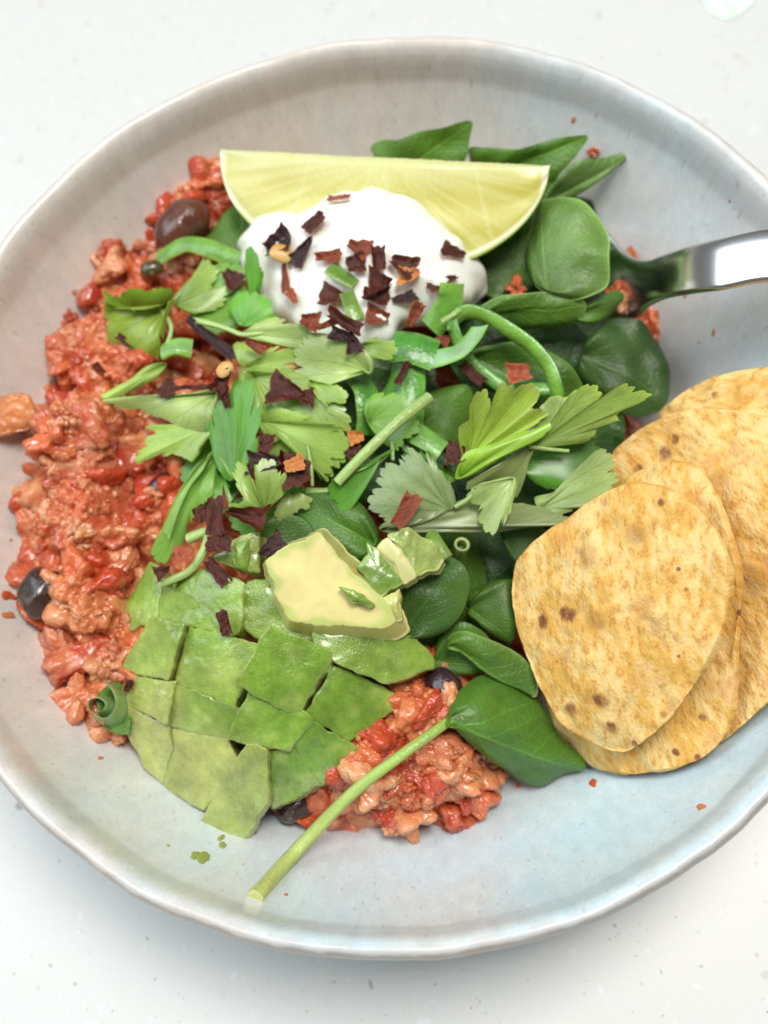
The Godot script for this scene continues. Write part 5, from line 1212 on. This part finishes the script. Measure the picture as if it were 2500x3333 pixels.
	leaf("cilantro_leaf", "shaded cilantro leaf under the flakes above the avocado's left end", [V(-3.54,4.40,0.19),V(-2.87,4.60,-0.15),V(-2.09,4.65,0.02),V(-1.61,4.60,0.56),V(-1.84,4.50,1.10),V(-2.61,4.40,1.34),V(-3.30,4.35,0.99)], V(-1.68,4.50,0.83), {"tint": gr, "teeth": 0.06})
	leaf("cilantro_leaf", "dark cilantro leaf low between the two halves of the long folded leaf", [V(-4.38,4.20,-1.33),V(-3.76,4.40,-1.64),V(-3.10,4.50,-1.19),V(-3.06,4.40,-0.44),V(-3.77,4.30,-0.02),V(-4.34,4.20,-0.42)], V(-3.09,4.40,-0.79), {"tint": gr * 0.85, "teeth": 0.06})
	leaf("cilantro_leaf", "small fresh cilantro leaf over the foot of the second upright onion green", [V(-0.26,4.90,-1.25),V(0.19,5.05,-1.39),V(0.62,5.10,-1.03),V(0.66,5.00,-0.40),V(0.20,4.90,-0.19),V(-0.21,4.85,-0.59)], V(-0.24,4.85,-0.93), {"tint": md, "teeth": 0.06})
	leaf("cilantro_leaf", "mid green cilantro leaf beneath the pointed right-hand leaf", [V(2.60,4.50,0.24),V(3.35,4.70,0.09),V(4.16,4.70,0.42),V(4.29,4.50,1.02),V(3.58,4.40,1.44),V(2.77,4.40,1.11)], V(2.60,4.40,0.63), {"tint": gr * 0.8, "teeth": 0.06})
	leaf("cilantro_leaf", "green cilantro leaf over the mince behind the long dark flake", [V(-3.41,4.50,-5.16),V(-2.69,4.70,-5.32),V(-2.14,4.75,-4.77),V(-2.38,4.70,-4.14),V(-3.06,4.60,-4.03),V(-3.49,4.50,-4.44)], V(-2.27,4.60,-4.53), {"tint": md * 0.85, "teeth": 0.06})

func flakes() -> void:
	# on the cream
	flake("dark flake highest on the cream, pointing up at the lime", [V(-0.60,5.68,-5.33),V(-0.12,5.81,-5.56)], 0.3, 0)
	flake("purple-black flake on the left of the cream", [V(-1.05,5.38,-4.77),V(-0.49,5.65,-5.14)], 0.3, 3)
	flake("dark curled flake holding an orange seed on the cream's left", [V(-1.56,5.28,-5.32),V(-0.97,5.58,-5.38)], 0.5, 3, 0.4)
	chili_seed("round orange seed on the left of the cream", V(-1.23,5.47,-5.10), V(1, 0, 0.5), 0.27)
	flake("thin upright reddish flake on the cream's left front", [V(-1.23,5.32,-4.92),V(-1.34,5.15,-4.31)], 0.16, 1, 0.2)
	flake("small orange-red flake at the cream's lower left", [V(-1.29,5.18,-4.30),V(-1.18,5.10,-3.99)], 0.2, 4)
	flake("narrow orange flake at the top edge of the cream under the lime", [V(0.04,5.72,-5.98),V(0.53,5.86,-5.81)], 0.13, 4, 0.15)
	flake("red-brown flake in the middle of the cream", [V(0.21,5.71,-4.77),V(0.62,5.71,-4.42)], 0.38, 1)
	flake("wide red-brown flake left of the cream's middle", [V(-0.52,5.56,-4.69),V(0.02,5.67,-4.53)], 0.28, 1, 0.35)
	flake("dark flake under the middle red-brown one", [V(0.09,5.65,-4.25),V(0.50,5.70,-4.22)], 0.45, 0)
	flake("narrow upright dark flake right of the cream's middle", [V(0.74,5.61,-3.97),V(0.85,5.72,-4.50)], 0.3, 0, 0.4)
	flake("large dark flake with an orange patch on the cream's right", [V(1.04,5.67,-4.14),V(1.46,5.62,-3.76)], 0.42, 0, 0.3)
	flake("bright orange flake lying on the large dark one", [V(1.09,5.56,-3.75),V(1.56,5.65,-3.63)], 0.36, 2, 0.2)
	flake("dark pointed flake at the cream's right beside the lime", [V(2.19,5.44,-4.26),V(2.63,5.21,-4.06)], 0.3, 0)
	flake("dark flake above the upright onion green", [V(1.67,5.38,-3.42),V(2.37,5.27,-3.56)], 0.24, 0)
	flake("dark rectangular flake at the front right of the cream", [V(0.85,5.35,-3.33),V(1.42,5.22,-3.39)], 0.26, 3, 0.15)
	flake("red splinter standing at the cream's right front", [V(1.06,5.40,-2.61),V(1.44,5.70,-2.93)], 0.26, 1, 0.4)
	flake("dark square flake on the front of the cream", [V(-0.64,5.36,-3.90),V(-0.08,5.50,-3.57)], 0.42, 0, 0.3)
	flake("brown flake in a pile at the cream's lower middle", [V(0.44,5.69,-3.72),V(0.91,5.55,-3.61)], 0.46, 0, 0.4)
	flake("dark brown flake just below that pile", [V(0.28,5.55,-3.55),V(0.79,5.42,-3.37)], 0.42, 0, 0.3)
	flake("orange-brown flake at the bottom of the pile", [V(0.22,5.36,-3.15),V(0.68,5.23,-2.98)], 0.38, 1, 0.4)
	flake("reddish triangle flake at the lower left of the cream", [V(-1.17,5.75,-3.21),V(-0.79,5.70,-3.02)], 0.36, 1)
	flake("slim reddish flake joining the triangle and a dark one", [V(-0.85,5.75,-2.92),V(-0.39,5.75,-2.96)], 0.15, 1, 0.1)
	flake("long dark curved flake over the pale cilantro", [V(-0.54,5.85,-3.15),V(0.02,5.70,-2.56)], 0.3, 0, 0.5)
	flake("crumpled dark flake on the wet cilantro leaf", [V(-0.62,5.75,-2.72),V(-0.15,5.70,-2.47)], 0.24, 3, 0.5)
	flake("dark flake hanging below the crumpled one", [V(-0.20,5.80,-2.63),V(-0.17,5.65,-2.19)], 0.26, 3, 0.3)
	# upper left
	flake("long thin dark flake lying left of the pale stem", [V(-3.61,4.95,-4.34),V(-2.77,4.90,-3.13)], 0.24, 3, 0.3)
	flake("dim maroon flake behind the left of the cream", [V(-2.59,4.90,-5.35),V(-2.33,4.90,-4.91)], 0.4, 0, 0.2)
	flake("small dark flake in the notch of the cupped cilantro", [V(-5.23,4.90,-4.41),V(-4.92,4.75,-4.13)], 0.18, 0, 0.2)
	flake("tiny curled red flake on the mince", [V(-5.87,4.90,-3.85),V(-5.70,4.70,-3.64)], 0.2, 1, 0.7)
	flake("brown flake over the pale leaf above the largest flake", [V(-2.42,5.50,-3.15),V(-2.09,5.40,-2.86)], 0.2, 1)
	flake("maroon flake on the long smooth cilantro leaf", [V(-4.49,5.20,-2.55),V(-4.09,5.25,-2.72)], 0.4, 0, 0.15, 0.2)
	flake("long dark splinter above the long smooth cilantro leaf", [V(-4.13,5.10,-2.70),V(-3.31,5.20,-2.42)], 0.12, 0, 0.1)
	flake("dark hooked flake below the pale seed", [V(-3.25,5.50,-2.12),V(-2.82,5.70,-2.46)], 0.3, 0, 0.5)
	flake("dark tail flake pointing down beside the deep green leaf", [V(-3.07,5.50,-1.74),V(-3.08,5.60,-2.25)], 0.22, 0, 0.4)
	chili_seed("pale tan seed at the upper middle left", V(-2.96,5.75,-2.50), V(1, 0, -0.7), 0.2)
	# centre
	flake("largest dark ridged flake, in the middle", [V(-2.13,5.50,-1.95),V(-1.52,5.50,-1.59)], 0.55, 0, 0.25)
	flake("maroon flake attached to the right of the largest flake", [V(-1.58,5.45,-1.60),V(-1.26,5.40,-1.51)], 0.38, 0, 0.2)
	flake("maroon upright flake in the centre left", [V(-2.54,5.50,-0.51),V(-2.35,5.60,-0.87)], 0.32, 0, 0.2)
	flake("black ridged flake beside the maroon upright one", [V(-2.92,5.45,-0.39),V(-2.23,5.50,-0.21)], 0.4, 3, 0.3)
	flake("square dark flake framing a bright orange patch", [V(-2.24,5.35,-0.06),V(-1.68,5.35,0.09)], 0.68, 0, 0.1)
	flake("bright orange flake on the square dark one", [V(-2.18,5.50,-0.09),V(-1.77,5.50,-0.12)], 0.34, 2, 0.1)
	flake("orange flake left of the diagonal stem", [V(-0.78,5.10,-0.53),V(-0.46,5.10,-0.50)], 0.3, 2, 0.3)
	flake("dark flake under the orange one by the diagonal stem", [V(-0.89,4.95,-0.24),V(-0.56,5.05,-0.33)], 0.24, 0, 0.2)
	flake("dark red flake in front of the straight onion green", [V(0.52,5.10,-1.50),V(0.87,5.20,-1.89)], 0.18, 0, 0.4)
	flake("long dark flake under the looping green strip", [V(1.96,4.90,-1.71),V(2.31,4.70,-1.20)], 0.26, 0, 0.2)
	flake("orange-red flake inside the looping green strip", [V(2.82,4.95,-1.16),V(3.33,4.90,-1.11)], 0.42, 4, 0.3)
	flake("dark square flake left of the yellow-green cilantro", [V(1.11,5.30,0.39),V(1.49,5.30,0.52)], 0.46, 0, 0.2)
	flake("long red triangular flake on the broad veined leaf", [V(-0.25,5.30,1.67),V(0.29,5.45,1.17)], 0.36, 1, 0.15)
	# on the avocado
	flake("dark flake standing above the forked stem", [V(-3.84,5.60,1.01),V(-3.69,5.60,0.22)], 0.36, 0, 0.2)
	flake("maroon flake half under the long folded leaf", [V(-4.16,5.20,0.16),V(-4.03,5.20,0.51)], 0.3, 0, 0.2)
	flake("maroon triangular flake below the standing one", [V(-4.07,5.55,1.16),V(-3.56,5.50,1.22)], 0.4, 0, 0.2)
	flake("curved dark flake right of the standing one", [V(-3.51,5.50,0.57),V(-2.78,5.50,0.94)], 0.36, 0, 0.5)
	flake("small orange-red square flake left of the forked stem", [V(-4.81,5.20,1.10),V(-4.44,5.30,1.18)], 0.38, 4, 0.15)
	flake("small maroon flake at the left edge of the avocado", [V(-5.31,4.95,1.33),V(-4.95,5.10,1.29)], 0.26, 0, 0.3)
	flake("dark pointed flake right of the forked stem", [V(-4.14,5.30,1.39),V(-3.84,5.20,1.97)], 0.28, 0, 0.2)
	flake("blackish flake beside the large pale avocado chunk", [V(-3.05,5.40,1.60),V(-2.53,5.40,1.41)], 0.34, 3, 0.3)
	flake("single maroon flake on the flat green of the avocado", [V(-4.06,5.30,2.51),V(-4.05,5.10,2.97)], 0.24, 0, 0.2)
	flake("sliver of dark red flake at the top of the long folded leaf", [V(-3.52,5.30,-0.11),V(-3.57,5.30,0.40)], 0.1, 1, 0.1)
	flake("small red flake behind the two-lobed leaf", [V(-2.76,5.10,0.47),V(-2.57,5.10,0.41)], 0.2, 1, 0.1)
	flake("small dark flake at the lower left beside the rolled onion green", [V(-6.54,3.90,3.27),V(-6.38,4.00,3.08)], 0.18, 0, 0.2)
	flake("reddish flake in the dark gap below the cream", [V(1.65,4.90,-2.28),V(1.88,4.90,-2.39)], 0.24, 1, 0.2)

func _ready() -> void:
	rng.seed = 11
	nz.seed = 2
	nz.noise_type = FastNoiseLite.TYPE_SIMPLEX_SMOOTH
	nz.frequency = 1.0
	nz.fractal_type = FastNoiseLite.FRACTAL_NONE
	# ---- camera
	var cam := Camera3D.new()
	cam.name = "camera"
	cam.transform = Transform3D(Basis(Vector3(0.970363,-0.082358,0.227185),Vector3(0.241652,0.330711,-0.912269),Vector3(-0.000000,0.940131,0.340812)), V(-0.42,28.93,9.87))
	var lens := CameraAttributesPhysical.new()
	lens.frustum_focal_length = 28.97
	lens.frustum_focus_distance = 0.238
	lens.frustum_near = 0.02
	lens.frustum_far = 20.0
	lens.exposure_aperture = 7.2
	cam.attributes = lens
	add_child(cam)
	cam.current = true
	# ---- light: a pale room, a window to the left behind the bowl, a ceiling light
	var env := Environment.new()
	env.background_mode = Environment.BG_COLOR
	env.background_color = Color(0.48, 0.475, 0.47)
	env.tonemap_mode = Environment.TONE_MAPPER_LINEAR
	env.tonemap_exposure = 0.89
	env.sdfgi_enabled = true
	env.ssao_enabled = true
	env.ssil_enabled = true
	var we := WorldEnvironment.new()
	we.name = "environment"
	we.environment = env
	add_child(we)
	var lamps := [["window_light", Vector3(-0.9, 1.3, -0.5), Vector2(1.4, 1.4), Color(0.92, 0.965, 1.0), 2.6], ["ceiling_light", Vector3(0.3, 1.5, -0.12), Vector2(0.5, 0.5), Color(1.0, 0.98, 0.955), 2.5]]
	for q in lamps:
		var l := AreaLight3D.new()
		l.name = q[0]
		l.area_size = q[2]
		l.light_color = q[3]
		l.light_energy = q[4]
		l.shadow_enabled = true
		l.area_range = 8.0
		add_child(l)
		l.look_at_from_position(q[1], Vector3(0, 0.03, 0), Vector3.UP if absf(q[1].x) > 0.5 else Vector3.RIGHT)
	# ---- materials
	var veins := fan_veins()
	var pin := pinnate_veins()
	var grit := noise_tex(512, 0.03, FastNoiseLite.TYPE_SIMPLEX_SMOOTH, 4, 21)
	var soft := noise_tex(512, 0.02, FastNoiseLite.TYPE_SIMPLEX_SMOOTH, 3, 22)
	var mottle := noise_tex(512, 0.02, FastNoiseLite.TYPE_SIMPLEX_SMOOTH, 4, 23, [Color(0.9, 0.92, 0.86), Color(1, 1, 1)], [0.25, 0.75])
	mat("herb", 0.32, {"albedo": veins[0], "back": lin(0.28, 0.36, 0.07), "spec": 0.5})
	mat("spinach", 0.42, {"albedo": pin[0], "bump": pin[1], "bs": 0.025, "back": lin(0.16, 0.26, 0.05), "spec": 0.5})
	mat("stalk", 0.35, {"bump": soft, "bs": 0.02, "tri": 1.5, "sss": 0.15})
	mat("onion", 0.3, {"bump": soft, "bs": 0.02, "tri": 1.3, "sss": 0.12, "coat": 0.3, "cr": 0.2})
	mat("avocado", 0.27, {"albedo": mottle, "bump": grit, "bs": 0.012, "tri": 1.1, "coat": 0.7, "cr": 0.14, "sss": 0.06})
	mat("avocado_pale", 0.3, {"bump": grit, "bs": 0.004, "tri": 0.5, "coat": 0.3, "cr": 0.2, "sss": 0.08})
	mat("cream", 0.32, {"sss": 0.25, "bump": soft, "bs": 0.012, "tri": 2.0, "coat": 0.3, "cr": 0.25})
	mat("lime_flesh", 0.3, {"sss": 0.25, "coat": 0.3, "cr": 0.15})
	mat("rind", 0.3, {"bump": grit, "bs": 0.02, "tri": 1.0})
	mat("flake", 0.38, {"bump": grit, "bs": 0.02, "tri": 0.6, "spec": 0.45})
	mat("seed", 0.4, {"sss": 0.2})
	mat("bean", 0.22, {"coat": 0.6, "cr": 0.1, "bump": soft, "bs": 0.015, "tri": 1.0})
	mat("raw_onion", 0.3, {"sss": 0.4, "coat": 0.2, "cr": 0.15, "bump": soft, "bs": 0.03, "tri": 1.5})
	var steel := mat("steel", 0.2, {"vc": false, "color": Color(0.87, 0.87, 0.87)})
	steel.metallic = 1.0
	var spots := [
		[[0.26, 0.515, 0.026, 0.95], [0.35, 0.49, 0.03, 0.95], [0.45, 0.51, 0.035, 0.4], [0.44, 0.76, 0.028, 0.9], [0.325, 0.80, 0.026, 0.85], [0.46, 0.85, 0.022, 1.0], [0.59, 0.25, 0.035, 0.35], [0.44, 0.31, 0.04, 0.35], [0.68, 0.16, 0.012, 0.9], [0.63, 0.80, 0.013, 0.9], [0.74, 0.42, 0.008, 0.9], [0.70, 0.62, 0.006, 0.9], [0.3, 0.64, 0.006, 0.9], [0.52, 0.9, 0.012, 0.9], [0.72, 0.36, 0.007, 0.9]],
		[[0.62, 0.82, 0.015, 0.9], [0.5, 0.9, 0.012, 0.9], [0.8, 0.72, 0.035, 0.45], [0.35, 0.12, 0.012, 0.8], [0.42, 0.1, 0.012, 0.8], [0.3, 0.16, 0.01, 0.8], [0.83, 0.55, 0.01, 0.9], [0.82, 0.62, 0.01, 0.9], [0.56, 0.93, 0.01, 0.9]],
		[[0.5, 0.08, 0.02, 0.8], [0.6, 0.1, 0.028, 0.85], [0.66, 0.09, 0.018, 0.8], [0.36, 0.3, 0.02, 0.5], [0.52, 0.26, 0.018, 0.5], [0.62, 0.4, 0.012, 0.8], [0.7, 0.3, 0.03, 0.35], [0.58, 0.62, 0.05, 0.35]]]
	for k in 3:
		var tx := chip_tex(60 + 11 * k, spots[k])
		mat("chip_%d" % k, 0.62, {"albedo": tx[0], "bump": tx[1], "bs": 0.05, "spec": 0.35})
	# ---- worktop
	var top := MeshInstance3D.new()
	var slab := BoxMesh.new()
	slab.size = Vector3(2.4, 0.03, 2.0)
	top.mesh = slab
	top.name = "countertop"
	top.position = Vector3(0, -0.0152, 0)
	var qm := mat("quartz", 0.32, {"vc": false, "albedo": quartz_tex(), "tri": 17.0, "spec": 0.5})
	qm.uv1_world_triplanar = true
	top.material_override = qm
	add_child(top)
	tag(top, "white speckled quartz worktop under the bowl", "worktop")
	top.set_meta("kind", "structure")
	var sm := MB.new()
	pad(sm, [V(11.91,0.03,-13.77),V(12.53,0.03,-13.58),V(13.19,0.03,-12.94),V(12.72,0.03,-12.53),V(12.29,0.03,-12.46),V(11.90,0.03,-12.89)], {"sharp": false, "depth": 0.03, "bev": 0.01, "na": 0.0, "bulge": 0.02, "top": Color(0.66, 0.83, 0.68)})
	solo("paper_scrap", sm, mat("scrap", 0.7), "small pale mint-green scrap on the worktop at the far right", "scrap")
	make_bowl()
	make_mince()
	bean("plump brown bean on the mince at the back left beside the bowl wall", V(-4.05,4.10,-6.87), V(-2.82,4.40,-7.62), 1.1, Color(0.075, 0.022, 0.013), Color(0.12, 0.04, 0.022))
	bean("nearly black bean at the left edge of the mince", V(-8.50,3.70,0.98), V(-7.57,3.90,0.37), 1.15, Color(0.022, 0.012, 0.011), Color(0.05, 0.02, 0.014))
	bean("small dark olive bean behind the upper left cilantro", V(-4.56,4.30,-6.28), V(-4.00,4.30,-6.28), 0.42, Color(0.05, 0.045, 0.015), Color(0.09, 0.075, 0.025))
	bean("purple-black bean between the avocado and the big stalked spinach leaf", V(-0.48,3.50,4.80), V(0.24,3.60,4.60), 0.85, Color(0.03, 0.014, 0.02), Color(0.06, 0.028, 0.034))
	bean("dark bean in the shadow under the front edge of the avocado", V(-4.15,2.52,6.28), V(-3.37,2.34,6.05), 0.8, Color(0.03, 0.012, 0.01), Color(0.06, 0.02, 0.014))
	bean("dark bean sunk in sauce just left of the avocado", V(-6.62,2.90,1.79), V(-5.90,3.20,1.73), 0.55, Color(0.05, 0.014, 0.009), Color(0.09, 0.025, 0.014))
	bean("shiny dark bean half buried in the middle of the left mince", V(-5.41,3.70,-1.01), V(-4.64,3.90,-1.18), 0.6, Color(0.05, 0.016, 0.012), Color(0.09, 0.03, 0.02))
	var on := MB.new()
	pad(on, [V(-8.74,4.60,-3.80),V(-8.06,4.70,-3.76),V(-7.65,4.70,-3.71),V(-7.40,4.60,-3.48),V(-7.47,4.40,-3.10),V(-7.73,4.30,-2.97),V(-8.29,4.40,-2.91),V(-8.96,4.30,-2.95)], {"sharp": false, "depth": 0.12, "bev": 0.05, "bulge": 0.05, "na": 0.05, "nf": 1.4, "ragged": 0.06, "top": Color(0.68, 0.22, 0.08), "side": Color(0.6, 0.2, 0.07), "mottle": 0.3})
	solo("onion_strip", on, M["raw_onion"], "glassy orange strip of cooked onion sticking out at the left edge", "onion")
	var on2 := MB.new()
	pad(on2, [V(-0.75,3.30,4.67),V(-0.55,3.30,4.77),V(-0.55,3.30,5.17),V(-0.73,3.30,5.37),V(-0.82,3.30,5.20),V(-0.83,3.30,4.90)], {"sharp": false, "depth": 0.12, "top": Color(0.34, 0.22, 0.22), "n": 40})
	solo("onion_strip", on2, M["raw_onion"], "small mauve piece of onion by the big spinach stalk", "onion")
	make_spoon()
	greens()
	make_lime()
	make_cream()
	make_avocado()
	herbs()
	flakes()
	chip("rearmost tortilla chip, mostly hidden, highest on the right", [V(5.90,3.60,0.12),V(6.15,4.00,-0.03),V(6.68,4.40,-0.12),V(7.47,4.90,-0.01),V(8.31,5.40,0.41),V(8.72,5.90,1.36),V(8.43,5.90,2.41),V(7.49,5.20,2.89),V(6.55,4.40,2.13),V(5.89,3.80,1.05)], 2, 1.2, 0.15)
	chip("large tortilla chip leaning on the right wall behind the two front chips", [V(4.55,3.90,0.95),V(4.84,4.10,0.67),V(5.31,4.40,0.54),V(5.91,4.80,0.53),V(6.56,5.20,0.78),V(7.21,5.60,1.24),V(7.81,6.00,1.98),V(8.01,6.40,3.20),V(7.75,6.50,4.59),V(7.22,6.00,5.69),V(6.50,5.40,6.37),V(5.84,4.90,6.76),V(5.30,4.40,7.05),V(4.71,3.78,7.19),V(4.29,2.50,6.38),V(4.06,2.70,4.73),V(4.13,3.00,2.71)], 2, 0.3, 0.12)
	chip("second tortilla chip, showing as a rim round the front one", [V(1.93,2.60,5.81),V(2.01,2.90,4.77),V(2.56,3.30,3.46),V(3.47,3.90,2.29),V(4.41,4.40,1.66),V(5.10,4.80,1.55),V(5.64,5.30,1.78),V(5.94,5.60,2.33),V(5.97,5.70,3.18),V(5.96,5.70,4.05),V(5.81,5.50,4.82),V(5.52,5.20,5.70),V(5.26,4.90,6.50),V(4.99,4.50,7.10),V(4.47,4.16,7.43),V(3.79,3.66,7.45),V(3.04,2.80,7.24),V(2.51,2.20,6.85),V(2.16,2.20,6.31)], 1, 0.0, 0.25)
	chip("frontmost round tortilla chip, golden with brown toasted spots", [V(1.80,4.10,3.03),V(2.03,4.50,2.69),V(2.52,4.90,2.47),V(3.13,5.20,2.33),V(3.60,5.60,2.23),V(4.11,5.90,2.18),V(4.63,6.20,2.37),V(5.07,6.40,2.76),V(5.45,6.50,3.38),V(5.56,6.50,4.12),V(5.52,6.30,4.71),V(5.32,6.00,5.25),V(4.99,5.70,5.73),V(4.52,5.20,6.19),V(3.95,4.70,6.64),V(3.43,4.20,6.86),V(3.03,3.80,6.94),V(2.70,3.50,6.70),V(2.32,3.40,6.36),V(2.02,3.40,5.98),V(1.87,3.50,5.47),V(1.74,3.70,4.93),V(1.66,3.80,4.26),V(1.67,4.00,3.63)], 0, -0.19, 0.35)
